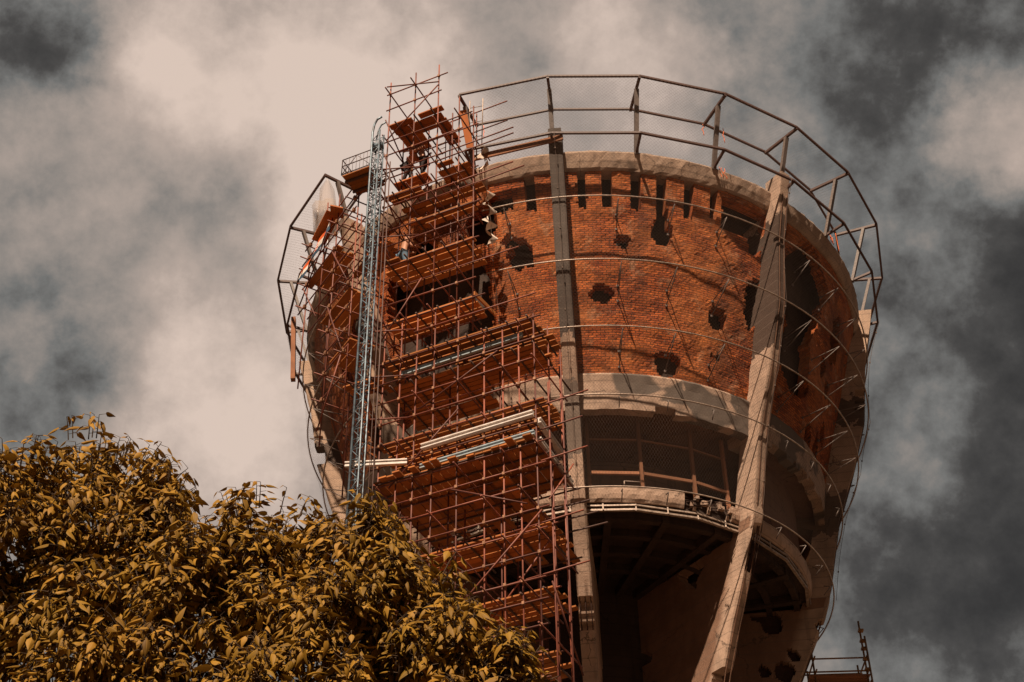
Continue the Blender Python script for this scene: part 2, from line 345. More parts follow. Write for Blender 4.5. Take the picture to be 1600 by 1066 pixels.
# holes shot through the brick wall, enlarged behind the scaffold to stand in for shade: (deg, z, half width deg, half height m, roughness)
HOLES = [(-14.26, 34.79, 2.6, 0.48, 0.45), (-16.73, 35.35, 1.3, 0.22, 0.4), (5.8, 35.02, 1.5, 0.2, 0.3), (13.78, 35.46, 2.2, 0.4, 0.35), (13.72, 36.01, 1.2, 0.45, 0.2), (1.26, 33.23, 2.3, 0.31, 0.25), (26.78, 32.97, 2.2, 0.38, 0.2), (15.29, 31.05, 2.9, 0.4, 0.3), (27.38, 31.67, 0.7, 0.12, 0.4), (25.88, 31.68, 0.4, 0.08, 0.4), (35.2, 33.98, 2.0, 0.85, 0.3), (34.6, 36.22, 1.9, 0.6, 0.4), (50.0, 35.5, 6.6, 1.75, 0.2), (50.0, 33.1, 5.6, 0.95, 0.2), (52.0, 32.35, 4.6, 0.5, 0.25), (55.71, 36.26, 4.0, 0.5, 0.3), (62.41, 33.76, 1.3, 0.35, 0.3), (66.34, 33.31, 1.2, 0.3, 0.3), (66.49, 35.22, 2.5, 0.9, 0.4), (60.0, 30.95, 1.6, 0.45, 0.4), (65.47, 30.85, 1.2, 0.7, 0.4), (68.76, 31.76, 1.4, 0.4, 0.3), (-28.4, 33.7, 6.6, 1.9, 0.25), (-37.9, 34.1, 8.5, 2.2, 0.25), (-34, 31.9, 9, 1.0, 0.25), (-21.76, 36.1, 3.0, 0.6, 0.3), (-55.67, 34.65, 4, 1.0, 0.3), (-62.3, 31.32, 3, 0.7, 0.3), (-66.62, 34.07, 2, 0.8, 0.3)]
SLOTS = [(-2.73, -0.8, 36.15, 37.9), (2.18, 4.11, 36.15, 37.9), (7.47, 9.39, 36.15, 37.9), (12.37, 14.38, 36.14, 37.9), (17.82, 19.84, 36.15, 37.9), (-12.53, -10.61, 36.2, 37.9), (-19.81, -15.21, 36.43, 37.15), (23.41, 25.04, 36.36, 37.9), (26.2, 36.5, 36.1, 37.3)]
def brick_hole(d, z):
    for a, b_, z0, z1 in SLOTS:
        e = .10 * nz(z * 9, a, 3.3); 
        if a + e < d < b_ + e and z0 + .10 * nz(d * 3, z0, 1) < z < z1: return True
    for k, (cd, cz, hw, hh, rg) in enumerate(HOLES):
        x = (d - cd) / hw; y = (z - cz) / hh
        r2 = math.hypot(x, y)
        if r2 < 1.6:
            t = math.atan2(y, x)
            if r2 < 1.1 + rg * .8 * nz(math.cos(t) * 1.7 + k * 7, math.sin(t) * 1.7, k) + .12 * nz(d * 4, z * 9, k): return True
    return False
NB = 720; us = [-180 + 360 * i / NB for i in range(NB)]; vs = [30.6 + .0785 * j for j in range(89)]
mb = MB()
jb = lambda i, j: .018 * nz(i * 1.9, j * 1.9, 5) + .05 * nz(i * .11, j * .13, 9)
cell_slab(mb, us, vs, lambda i, j: not brick_hole(us[i] + .25, (vs[j] + vs[j + 1]) / 2),
          lambda i, j: pol(brickR(vs[j]) + jb(i, j), vs[j] + .012 * nz(i, j, 2), us[i] + .12 * nz(i * .9, j * .9, 7)), lambda i, j: pol(brickR(vs[j]) - .38, vs[j], us[i]),
          lambda i, j: ((us[0] + 360 * i / NB) * .157, vs[j]), wrap=True, smooth=False)
mb.build("brick_wall", BRICK, tower)

def lathe(prof, n=180, closed=True, jitter=0.0, d0=-180, d1=180, breaks=None):
    mbx = MB(); full = abs(d1 - d0) >= 359.9; N = n if full else n + 1; L = len(prof)
    for i in range(N):
        d = d0 + (d1 - d0) * i / n
        for k, (R, z) in enumerate(prof):
            j1 = jitter * nz(i * .7, k * 3.1, 4); mbx.v.append(tuple(pol(R + j1, z + jitter * nz(i * .45, k * 2.3, 8), d)))
    for i in range(n):
        i2 = (i + 1) % N if full else i + 1
        for k in range(L if closed else L - 1):
            k2 = (k + 1) % L
            mbx.f.append((i * L + k, i2 * L + k, i2 * L + k2, i * L + k2)); mbx.uv.append([(i * .3, k), (i * .3 + .3, k), (i * .3 + .3, k + 1), (i * .3, k + 1)]); mbx.smooth.append(False)
    return mbx
lathe([(9.70, 37.47), (10.16, 37.45), (10.22, 37.52), (10.33, 37.76), (10.42, 38.02), (10.40, 38.09), (10.0, 38.10), (9.70, 38.0)], 360, jitter=.03).build("concrete_crown", CONC_CROWN, tower)
# inner tank behind the brick
lathe([(7.75, 30.0), (9.0, 37.6), (8.7, 37.6), (7.4, 30.0)], 96).build("inner_tank", CONC_DARK, tower)
lathe([(0.0, 37.8), (9.72, 37.8), (9.72, 37.55), (0.0, 37.55)], 96).build("top_slab", CONC_DARK, tower)

# lower ring beam, chipped along its foot
def lb_keep(i, j):
    d = -180 + .3 * i
    if j == 0 and (44 < d < 84) and nz(d * .31 + .37, 3.41, 1.73) + .4 * nz(d * 1.3 + .2, 5.3, 2.7) > .02: return False
    if j == 0 and (12 < d < 17) and nz(d * .4 + .3, 3.4, 1.6) > .0: return False
    return True
LBz = [29.36, 29.54, 29.86, 30.26, 30.52, 30.60]; LBr = [7.92, 7.95, 8.01, 8.08, 8.15, 8.12]
mb = MB(); us = [-180 + .3 * i for i in range(1200)]
cell_slab(mb, us, LBz, lb_keep, lambda i, j: pol(LBr[j] + .03 * nz(i * .09, j, 2), LBz[j] + (.05 * nz(i * .11, 1, 6) if j < 2 else 0), us[i]), lambda i, j: pol(7.6, LBz[j] + (.05 * nz(i * .11, 1, 6) if j < 2 else 0), us[i]), lambda i, j: (i * .04, LBz[j]), wrap=True, smooth=False)
mb.build("lower_ring_beam", CONC_BAND, tower)
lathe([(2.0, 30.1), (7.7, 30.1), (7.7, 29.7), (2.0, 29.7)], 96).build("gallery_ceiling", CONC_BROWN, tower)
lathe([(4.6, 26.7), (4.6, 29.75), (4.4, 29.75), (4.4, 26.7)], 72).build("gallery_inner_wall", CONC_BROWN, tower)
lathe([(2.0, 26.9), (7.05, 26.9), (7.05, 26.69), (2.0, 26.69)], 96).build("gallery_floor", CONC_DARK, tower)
# solid gallery walls in the bays to the right and left of the open one
for d0, d1 in ((42.5, 82), (-48, -9.5), (87, 126), (-92, -54), (-137, -99), (132, 171), (-182, -144)):
    w_ = lathe([(6.92, 26.7), (7.0, 29.75), (6.8, 29.75), (6.74, 26.7)], 30, d0=d0, d1=d1); w_.build("gallery_wall", CONC_BROWN, tower)
# sill, broken away on its right half
def sill_keep(i, j):
    d = -180 + .8 * i
    if 19.5 < d < 33 and (j >= 2 or nz(d * .55, j, 2) > -.15): return not (nz(d * .8, j * 1.3, 5) > -.32)
    return True
SLz = [26.55, 26.65, 26.78, 26.91, 27.03]; SLr = [7.06, 7.12, 7.16, 7.18, 7.19]
mb = MB(); us = [-180 + .8 * i for i in range(450)]
cell_slab(mb, us, SLz, sill_keep, lambda i, j: pol(SLr[j] + .02 * nz(i * .4, j, 1), SLz[j] + .03 * nz(i * .33, j, 4), us[i]), lambda i, j: pol(6.98, SLz[j], us[i]), lambda i, j: (i * .1, SLz[j]), wrap=True, smooth=False)
mb.build("sill", CONC, tower)
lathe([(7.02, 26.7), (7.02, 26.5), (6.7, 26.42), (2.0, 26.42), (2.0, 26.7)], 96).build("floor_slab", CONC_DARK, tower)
# coffered soffit: radial and ring beams under the slab
mb = MB()
for k in range(24):
    d = A0 + 7.5 + 15 * k; mb.bar(pol(2.3, 26.28, d), pol(6.75, 26.28, d), .22, .3)
for R in (3.7, 4.7, 5.7, 6.6):
    for k in range(48):
        mb.bar(pol(R, 26.30, k * 7.5 - .05), pol(R, 26.30, k * 7.5 + 7.55), .2, .26)
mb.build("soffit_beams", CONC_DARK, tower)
# edge gutter: two rails on a faceted ring
mb = MB(); GD = [7.7 + 16 * k for k in range(-12, 11)]
for R, z, wd, ht in ((7.06, 26.46, .045, .045), (7.02, 26.32, .09, .06)):
    for k in range(len(GD) - 1): mb.bar(pol(R, z, GD[k]), pol(R, z, GD[k + 1]), wd, ht)
for k in range(len(GD) - 1):
    for f in (0, .5): mb.bar(pol(7.05, 26.27, GD[k] + 16 * f), pol(7.05, 26.50, GD[k] + 16 * f), .025, .04)
mb.build("edge_rail", GALV, tower)
# gallery posts and rails (open bay)
for d, z0, z1 in ((-3.2, 26.75, 29.72), (10.1, 26.75, 29.72), (24.4, 26.75, 29.72), (34.6, 26.75, 29.72)):
    MB().bar(pol(6.9, z0, d), pol(6.9, z1, d), .10, .10, pol(1, 0, d) - pol(0, 0, d)).build("gallery_post", TIMBER, tower)
for d0, d1 in ((-2.6, 9.5), (10.7, 23.8), (25.0, 34.2)):
    MB().bar(pol(6.9, 27.72, d0), pol(6.9, 27.72, d1), .08, .10).build("gallery_rail", TIMBER, tower)
    MB().bar(pol(6.88, 28.98, d0), pol(6.88, 28.98, d1), .05, .05).build("gallery_rail", TIMBER, tower)

# eight ribs: thin radial fins from the shaft out to the ribs of the bowl
TH = .46
def fin_hole(kind, R, z, d_from_edge):
    if kind == 1:   # left of the open bay: shell bite low on its edge
        if 22.9 < z < 23.75 and d_from_edge < .42 + .2 * nz(z * 3, 1, 1) and not (23.15 < z < 23.4 and d_from_edge > .12): return True
        if 1.4 < R < 3.2 and z < 25.2 + .5 * nz(R * 3, z, 0): return nz(R * .9, z * .8, 2) > .12
    if kind == 2:
        if z < 22.35 and d_from_edge < .45 + .3 * nz(z * 4, 2, 1): return True
        x, y = (R - 4.8) / .52, (z - 25.95) / .50
        if math.hypot(x, y) < 1 + .55 * nz(R * 2, z * 2, 7): return True
        if R < 3.0 and z < 25.6 and nz(R * 1.1, z * .9, 4) > .28: return True
        if d_from_edge < .16 and nz(z * 2.4, 7, 3) > .50: return True
    if kind == 3:
        for cR, cz, rr in ((6.25, 24.62, .22), (5.95, 24.0, .36), (5.6, 26.0, .45), (5.35, 24.1, .25), (7.35, 25.6, .3), (7.1, 24.6, .2)):
            if math.hypot(R - cR, z - cz) < rr * (1 + .7 * nz(R * 2.5, z * 2.5, cR)): return True
    if kind >= 3 and d_from_edge < .35 and 33.5 < z < 34.9 and nz(z * 3, kind, 3) > -.05: return True
    return False
RIBS = [(-6.0, 1, RIB_GREY), (37.7, 2, RIB_BROWN), (83.3, 3, RIB_PLAIN), (-50.9, 4, RIB_PLAIN), (-95.9, 5, RIB_PLAIN), (129.1, 6, RIB_PLAIN), (174.1, 7, RIB_PLAIN), (-140.9, 8, RIB_PLAIN)]
for deg, kind, mat in RIBS:
    zs = [i * 1.0 for i in range(0, 21)]
    dz_ = .06 if kind in (1, 2, 3) else .26
    while zs[-1] < 26.9: zs.append(zs[-1] + dz_)
    while zs[-1] < 38.5: zs.append(zs[-1] + .16)

    ss = [0, .12, .25, .35, .45, .55, .63, .70, .76, .81, .85, .88, .905, .93, .95, .97, .985, 1.0] if kind in (2, 3) else [0, .3, .5, .65, .76, .84, .89, .92, .95, .975, 1.0]
    if kind in (1, 2, 3): ss = [i / 90 for i in range(91)]
    tv = Vector((math.cos(R_(deg)), math.sin(R_(deg)), 0)); TH = .40 if kind == 2 else .44
    def inR(z):
        if z < 26.2: return 1.9
        if z < 29.3: return ribR(z) - .85
        return max(ribR(z) - 2.2, 7.0) if z < 37.3 else ribR(z) - .75
    def pos(side):
        def f(i, j):
            z = zs[j]; ro = ribR(z) + .02 * nz(z * 1.3, deg, 1); R = inR(z) + (ro - inR(z)) * ss[i]
            if kind == 2 and side > 0 and 25.0 < z < 26.4: R = min(R, ro - (.42 + .2 * nz(z * 5, 3, 2)) * min(1, (26.4 - z) * 4, (z - 25.0) * 6))
            chamf = .05 if i == len(ss) - 1 else 0
            return pol(R, z, deg) + tv * side * (TH / 2 - chamf + .012 * nz(R * 2, z * 2, deg + side))
        return f
    def kp(i, j):
        z = (zs[j] + zs[j + 1]) / 2; ro = ribR(z); R = inR(z) + (ro - inR(z)) * (ss[i] + ss[i + 1]) / 2
        return not fin_hole(kind, R, z, ro - R)
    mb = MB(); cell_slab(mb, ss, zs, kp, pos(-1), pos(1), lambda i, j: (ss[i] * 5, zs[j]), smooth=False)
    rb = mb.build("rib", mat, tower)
    if kind in (2, 3):      # formwork battens left as raised strips down the flank and face
        mb = MB()
        for off, ro_ in ((-.08, .012), (.12, .012)):
            mb.tube([pol(ribR(z) + .004, z, deg) + tv * off for z in [18 + .6 * i for i in range(34)] if not (24.9 < z < 26.6)], .022, 4)
        mb.build("batten", CONC_BROWN, rb)
mb = MB()
for z in [18 + .5 * i for i in range(17)]: mb.quad([pol(2.0, z, 83.3), pol(ribR(z) - .12, z, 83.3), pol(ribR(z + .5) - .12, z + .5, 83.3), pol(2.0, z + .5, 83.3)])
mb.build("dark_rib_backing", REBAR, tower)  # dark sheet added inside the rib so its holes read black
mb = MB(); tv = Vector((math.cos(R_(37.7)), math.sin(R_(37.7)), 0))
for off in (.04, .13, .21):
    for dr in (.05, .24):
        mb.tube([pol(ribR(z) - dr + .04 * nz(z * 2, off * 9, 2), z, 37.9) + tv * (off + .03 * nz(z * 3, off * 5)) for z in (24.8, 25.1, 25.4, 25.7, 26.0, 26.3, 26.6)], .014, 5)
tv1 = Vector((math.cos(R_(-6.0)), math.sin(R_(-6.0)), 0))
for off in (-.16, 0, .16):
    for dr in (.07, .3): mb.tube([pol(ribR(z) - dr + .03 * nz(z * 3, off * 9), z, -6.0) + tv1 * off for z in (22.6, 22.9, 23.2, 23.5, 23.9)], .014, 5)
for k in range(26):
    d = rnd.uniform(20, 33); p = pol(7.05, rnd.uniform(26.58, 26.98), d); mb.tube([p, p + Vector((rnd.uniform(-.5, .5), rnd.uniform(-.15, .05), rnd.uniform(-.12, .12))), p + Vector((rnd.uniform(-.8, .8), rnd.uniform(-.2, .05), rnd.uniform(-.2, .15)))], .012, 4)
o = mb.build("bent_rebar", REBAR, tower); o["kind"] = "stuff"
lathe([(2.3, 0), (2.3, 26.6), (2.0, 26.6), (2.0, 0)], 48).build("core_shaft", CONC_DARK, tower)

# ------------------------------------------------------------------ steel net frame on the crown
frame = thing("net_frame", (AXC.x, AXC.y, 38.05), "faceted brown steel frame of rails and posts standing out round the tower top", "steel frame")
def vd(k): return A0 + 15 * k
def present(k): return not (-3 <= k < -1)
for k in range(-12, 12):
    if -3 <= k <= -2: continue
    for R, z, nm, s_ in ((11.70, 40.42, "outer_rail", .075), (10.19, 40.46, "inner_rail", .07), (11.17, 38.23, "lower_rail", .075)):
        MB().bar(pol(R, z, vd(k)), pol(R, z, vd(k + 1)), s_, s_).build(nm, STEEL_DK, frame)
for k in range(-12, 12):
    if k in (-2,): continue
    d = vd(k); rad = pol(1, 0, d) - pol(0, 0, d)
    MB().bar(pol(11.72, 40.36, d), pol(10.17, 40.40, d), .09, .09).build("top_strut", STEEL_DK, frame)
    MB().bar(pol(10.42, 38.0, d), pol(11.2, 40.33, d), .15, .10, rad).build("post", STEEL, frame)
    MB().bar(pol(10.45, 38.06, d), pol(11.17, 38.2, d), .08, .08).build("foot_strut", STEEL_DK, frame)
    MB().bar(pol(9.75, 38.07, d - 1), pol(9.75, 38.55, d - 1), .05, .05).build("bracket", STEEL_DK, frame)

# ------------------------------------------------------------------ safety net with its hoops
net = thing("safety_net", (AXC.x, AXC.y, 26.5), "fine grey safety net hung on hoops round the brick bowl", "net")
HZ = [(10.42, 36.02), (10.07, 33.59), (9.39, 31.44), (8.55, 29.45), (7.84, 26.58)]
PATH = [(11.70, 40.42)] + [(11.17, 38.23)] + HZ
def net_pt(deg, t):
    i = min(int(t), len(PATH) - 2); f = t - i
    R0, z0 = PATH[i]; R1, z1 = PATH[i + 1]; R = R0 + (R1 - R0) * f; z = z0 + (z1 - z0) * f
    R -= .05 * math.sin(math.pi * f) * (1 if i > 0 else .4)
    if t < 2:
        q = ((deg - A0 + 7.5) % 15) - 7.5; pf = math.cos(R_(7.5)) / math.cos(R_(7.5 - abs(q))); wgt = 1 if t <= 1 else 2 - t
        R *= 1 + (pf - 1) * wgt
    return pol(R + .05, z, deg)
mb = MB(); STEP = .66
for d0, d1 in ((-18.5, 118), (-118, -52)):
    n = int((d1 - d0) / STEP)
    for fam in (1, -1):
        for k in range(-110, n + 110):
            prev = None
            for q in range(0, 25):
                t = q / 24 * 6; d = d0 + k * STEP + fam * t * 12.0
                if not (d0 <= d <= d1): prev = None; continue
                p = net_pt(d, t); tg = Vector((math.cos(R_(d)), math.sin(R_(d)), 0)) * .0027
                if prev: mb.quad([prev[0] - prev[1], prev[0] + prev[1], p + tg, p - tg])
                prev = (p, tg)
mb.build("netting", NETM, net)
for h, (R, z) in enumerate(HZ):
    arcs = ((-20 if h < 3 else -10.5, 120), (-120, -53))
    for d0, d1 in arcs:
        n = int((d1 - d0) / 3) + 1; mbh = MB().tube([pol(R, z, d0 + (d1 - d0) * i / n) for i in range(n + 1)], .025, 6)
        hp = mbh.build("hoop", GALV, net)
        d = d0 + 4
        while d < d1:
            zb = z - .25; Rw = brickR(zb) if h < 3 else (8.3 if h == 3 else 7.5)
            if min(abs(d - r_[0]) for r_ in RIBS) > 3.0:
                b_ = MB(); top = pol(R - .08, z - .03, d)
                if h < 3:
                    b_.tube([top, pol(Rw, z - .12, d)], .017, 5).tube([top, pol(brickR(z - .62), z - .62, d)], .017, 5)
                    for zz in (z - .12, z - .62): b_.box(pol(brickR(zz) + .03, zz, d), Vector((math.cos(R_(d)), math.sin(R_(d)), 0)) * .035, Vector((0, 0, .035)), (pol(1, 0, d) - pol(0, 0, d)) * .02)
                else:
                    b_.tube([top, pol(Rw + .05, z + .02, d)], .017, 5).tube([top, pol(Rw, z - .32, d)], .017, 5)
                b_.build("bracket", STEEL, hp)
            d += 10.3
for d in (-6.0, 37.7, 83.3, -18.4):
    mb = MB(); pts = [net_pt(d + .4 * nz(q, d), 1.0 + q / 40 * 5) + (pol(.03, 0, d) - pol(0, 0, d)) for q in range(41)]
    mb.tube(pts, .008, 5)
    for q in range(2, 41, 5): mb.box(pts[q] + Vector((0, 0, .1 * nz(q, d))), Vector((.02, 0, 0)), Vector((0, .02, 0)), Vector((0, 0, .025)))
    mb.build("seam_cable", NETM, net)

# ------------------------------------------------------------------ main scaffold
W0 = -12.3; TR = .0235
scaf = thing("scaffold_tower", tuple(uw(1.0, -11.3, 0)), "tall rust red tube scaffold climbing the front of the tower from ground to rim", "scaffold")
clamps = MB(); n_cl = [0]
def clamp(p, parent):
    p = Vector(p) + Vector((.01, 0, .03 * nz(p[2] * 9, p[0] * 5)))
    if nz(p.x * 7, p.y * 7, p.z * 5) < -.12: return
    if n_cl[0] < 90 and nz(p.x * 3, p.y * 3, p.z * 3) > .0:
        n_cl[0] += 1; MB().box(p + Vector((0, -.03, 0)), SA * .036, SB * .04, Vector((0, 0, .042))).build("clamp", CLAMP, parent)
    else: clamps.box(p + Vector((0, -.03, 0)), SA * .034, SB * .04, Vector((0, 0, .04)))
def pole(name, p, q, parent, r=TR, mat=None):
    return MB().tube([p, q], r, 7).build(name, mat or RUST, parent)
UP = {-1.60: 41.55, -.63: 41.57, .26: 41.52, 1.05: 39.5}
for u, zt in UP.items():
    pole("standard", uw(u, W0, 29.0), uw(u, W0, zt), scaf)
    pole("standard", uw(u + .04, -11.35, 30.2), uw(u + .04, -11.35, 40.0 + .3 * nz(u, 3)), scaf)
for u in (-.1, .9): pole("standard", uw(u, -10.75, 38.1), uw(u, -10.75, 40.3), scaf)
pole("standard", uw(1.58, W0, 29.3), uw(1.58, W0, 36.9), scaf)
LOW = [-1.30, -.74, -.22, .36, 1.12, 1.94, 2.51, 3.0, 3.47]
for i, u in enumerate(LOW):
    pole("standard", uw(u, W0, 15.0), uw(u, W0, 29.2 if i > 4 else 30.6), scaf)
for u in (-1.2, .3, 1.9, 3.42):
    for w_, zt in ((-11.2, 29.6), (-10.2, 26.4), (-8.9, 25.2), (-7.6, 24.6)):
        if u + (w_ + 12.3) * .467 > 4.35: continue
        pole("standard", uw(u, w_, 15.0), uw(u, w_, zt), scaf)
for u, w_ in ((3.72, -12.0), (3.78, -11.2), (3.45, -10.5)): pole("standard", uw(u, w_, 15), uw(u, w_, 26.9 if w_ < -11.5 else 28.6), scaf)
# ledgers (along u) and transoms (along w)
def ledger(u0, u1, w_, z, us_=(), dz=0.0, par=scaf):
    pole("ledger", uw(u0, w_ - .05, z), uw(u1, w_ - .05, z + dz), par)
    for u in us_:
        if u0 <= u <= u1: clamp(uw(u, w_ - .03, z + dz * (u - u0) / (u1 - u0)), par)
UZ = [(40.9, -1.7, .62), (40.12, -1.7, .4), (38.55, -1.85, 1.55), (37.9, -1.75, 1.2), (37.06, -1.75, 3.0), (36.78, -1.6, 3.0), (35.9, -1.8, 1.3), (35.5, -1.6, 2.97), (35.16, -.4, 3.34), (34.42, -1.7, 1.9), (33.75, -1.6, 1.6), (32.88, -1.75, 1.8), (31.9, -.5, 3.1), (31.3, -1.5, 1.7), (30.5, -1.6, 2.0), (29.9, -.3, 3.6)]
for z, u0, u1 in UZ: ledger(u0, u1, W0, z, UP, .12 * nz(z, 1))
for z in (39.0, 37.0, 35.9, 34.4, 32.9, 30.5): ledger(-1.7, 1.3 + .3 * nz(z, 2), -11.35, z)
for z in (40.25, 39.3): ledger(-1.2, 2.1, -10.8, z)
LZ = [29.05, 28.3, 27.6, 26.85, 26.12, 25.4, 24.75, 24.05, 23.45, 22.7, 22.1, 21.4, 20.75, 20.1, 19.4, 18.7, 18.0, 17.2]
for i, z in enumerate(LZ): ledger(-1.55 + .2 * nz(z, 5), 3.7 + .55 * nz(z, 7), W0, z, LOW, .10 * nz(z * 2, 9))
for z in (28.0, 26.0, 24.7, 22.9, 21.0, 19.2):
    for w_ in (-11.2, -10.2, -8.9) if z < 26 else (-11.2,): ledger(-1.4, 3.9 - (w_ + 11.9) * .467, w_, z)
for z, u1 in ((26.1, 4.9), (25.3, 4.7), (24.3, 4.8), (22.4, 4.6), (20.9, 4.7)): pole("ledger", uw(2.4, -12.05, z), uw(u1, -12.05, z + .1), scaf)
for z, _, _ in UZ[::2]:
    for u in UP:
        if z > 39.5 and u > .1: continue
        pole("transom", uw(u + .05, -12.75, z - .06), uw(u + .05, (-10.0 if z > 38.3 else (-11.0 if z > 36 else -10.6)) + .3 * nz(u, z), z - .06), scaf)
for i, z in enumerate(LZ[::2]):
    for u in LOW[::2] if i % 2 else LOW[1::2]: pole("transom", uw(u + .05, -12.6, z - .06), uw(u + .05, -10.2 if z > 25.5 else (-7.6 if u < 1.5 else -10.0), z - .06), scaf)
# diagonal braces
for a_c, b_c in (((-1.6, W0 - .09, 38.6), (.28, W0 - .09, 40.4)), ((-1.7, W0 - .09, 41.3), (.3, W0 - .09, 40.55)), ((-1.4, W0 - .09, 29.9), (-.1, W0 - .09, 31.9)), ((1.0, W0 - .09, 24.0), (3.2, W0 - .09, 22.9)), ((.4, W0 - .09, 19.6), (3.6, W0 - .09, 22.6)),
                 ((-.9, W0 - .09, 24.6), (1.2, W0 - .09, 26.6)), ((.0, W0 - .09, 27.0), (2.4, W0 - .09, 28.2)), ((1.12, W0 - .09, 20.2), (3.5, W0 - .09, 18.4)), ((3.74, -12.2, 23.0), (3.7, -10.4, 25.2)), ((3.74, -12.2, 20.6), (3.7, -10.4, 18.9)),
                 ((.5, -11.35, 34.0), (1.3, -11.35, 35.6)), ((-1.4, -11.3, 36.1), (-.5, -11.3, 37.2)), ((1.1, -11.2, 20.0), (3.4, -11.2, 22.6))):
    pole("brace", uw(*a_c), uw(*b_c), scaf)
for z in (38.2, 36.6, 35.0, 33.1, 30.2):   # transoms rising inward at the front corner
    pole("brace", uw(-1.62, -12.5, z + 1.3), uw(-1.5, -11.0, z), scaf)
o = clamps.build("clamp", CLAMP, scaf); o["kind"] = "stuff"

# plank decks
def deck(label, planks, z, along='u', wood=WOOD, group="plank decks of the scaffold", th=.045):
    """planks: list of (start, end, across, width, dz)"""
    s0, e0, ac, wd, dz = planks[0]
    f = (lambda l, a, zz: uw(l, a, zz)) if along == 'u' else (lambda l, a, zz: uw(a, l, zz))
    root = thing("plank_deck", tuple(f(s0, ac, z)), label, "plank deck", group)
    for k, (s_, e, ac, wd, dz) in enumerate(planks):
        p = f(s_, ac, z + dz); q = f(e, ac, z + dz + .02 * nz(k, z))
        MB().bar(p, q, wd, th, uo=k * 3.17 + z).build("plank", wood, root)
    lo, hi = min(p[0] for p in planks), max(p[1] for p in planks); a0, a1 = min(p[2] for p in planks) - .25, max(p[2] for p in planks) + .3
    nj = max(2, int((hi - lo) / .62))
    for k in range(nj):
        l = lo + (hi - lo) * (k + .5) / nj + .06 * nz(k, z); MB().tube([f(l, a0, z - .05), f(l + .03, a1, z - .06)], .028, 6).build("joist", STEEL_DK, root)
    return root
def run(u0, u1, w0_, w1_, jag=.15, n=None, seed=0, step=0.0):
    r = random.Random(seed); n = n or max(1, round((w1_ - w0_) / .235)); wd = (w1_ - w0_) / n; out = []
    for k in range(n):
        cuts = [u0 + r.uniform(-jag, jag)]
        if u1 - u0 > 3.4 and r.random() < .8: c = u0 + (u1 - u0) * r.uniform(.35, .65); cuts += [c]
        cuts.append(u1 + r.uniform(-jag, jag))
        for i in range(len(cuts) - 1): out.append((cuts[i] + (.01 if i else 0), cuts[i + 1], w0_ + wd * (k + .5), wd - .034, step * k + r.uniform(-.008, .012)))
    return out
deck("bright orange top deck with an open hatch, above the two workers", [(-1.6, -.75, -12.2, .22, .03), (-.5, .38, -12.2, .22, .05), (-1.55, .25, -11.96, .24, 0), (-1.52, .3, -11.71, .24, 0), (-1.5, -.72, -11.46, .24, 0), (-1.5, -.72, -11.21, .24, 0), (-1.5, -.74, -10.97, .22, 0), (-.12, .3, -11.46, .24, 0), (-.15, .28, -11.21, .24, 0), (-.16, .27, -10.97, .22, 0), (-.17, .25, -10.74, .22, 0)], 39.36, wood=WOOD_RED)
deck("short orange deck of two boards under the workers' feet", [(-1.74, -.55, -11.42, .22, 0), (-1.7, -.55, -11.18, .22, .01)], 37.42, wood=WOOD_RED)
deck("dull brown deck against the crown, beside the net edge", [(0.0, 1.1, -11.6, .22, 0), (.02, 1.05, -11.36, .22, 0), (.0, 1.06, -11.12, .22, 0), (.05, .6, -11.85, .2, .12)], 37.0)
deck("narrow deck near the hoist mast just under the short orange deck", run(-1.5, -.35, -12.35, -11.85, .05, 2, 3), 36.0)
deck("long thin deck crossing in front of the concrete crown", run(-1.2, 1.62, -11.95, -11.5, .1, 2, 5), 35.62)
deck("deck in front of the ragged top edge of the brick", run(-.42, 1.6, -12.32, -11.85, .08, 2, 4) + [(-.75, -.2, -12.2, .2, .06)], 34.5)
deck("stepped deck of loose boards near head of the black wall opening", run(-1.5, 1.5, -12.32, -11.1, .14, 5, 6, -.02) + [(-1.35, -.9, -12.35, .18, .07)], 32.97)
deck("two board deck ending in a raised kerb below the black wall opening", run(-1.28, 1.58, -12.3, -11.25, .05, 4, 7), 30.62)
MB().bar(uw(1.62, -12.3, 30.70), uw(1.75, -11.2, 30.70), .05, .14).build("kerb_board", WOOD, bpy.data.objects.get("plank_deck.007") or scaf)
deck("widest upper deck, its board ends stepping down towards the grey rib", run(-1.3, 3.42, -12.35, -11.35, .06, 4, 8) + run(.6, 3.6, -11.35, -10.6, .1, 3, 18), 29.14)
deck("deck of many narrow boards right beneath the widest upper deck", run(-1.4, 3.5, -11.9, -10.75, .22, 6, 9, -.004) + run(-1.4, 1.3, -10.75, -9.7, .2, 5, 19, -.004), 28.5)
deck("long deck of narrow boards above the white beams", run(-1.4, 3.75, -12.3, -10.75, .12, 8, 10), 26.2)
r_ = random.Random(5); pl = []
u = -1.4
while u < 3.4:
    wd = r_.choice((.22, .24, .26)); pl.append((-12.45 - r_.uniform(-.15, .28), (r_.choice((-8.6, -8.9, -7.6, -9.4)) if u < 2.0 else -9.8 - .3 * (u - 2)), u + wd / 2, wd - .02, r_.uniform(-.01, .03))); u += wd
deck("big deck of boards laid crosswise with ragged ends under the white beams", pl, 24.86, 'w')
deck("pair of long loose boards slung below the big crosswise deck", [(-11.6, -7.6, 1.25, .24, 0), (-11.6, -7.5, 1.5, .24, 0), (-11.9, -7.3, 2.1, .24, .02), (-12.0, -7.2, 2.35, .24, .02)], 24.2, 'w')
for k, (z, lb) in enumerate(((22.75, "dim deck deep inside the scaffold, first below the loose boards"), (20.85, "dim deck inside the scaffold, second below the loose boards"), (19.05, "lowest dim deck inside the scaffold beside the tree top"))):
    deck(lb, run(-1.2, 3.4, -11.6, -10.2, .2, 6, 30 + k), z)
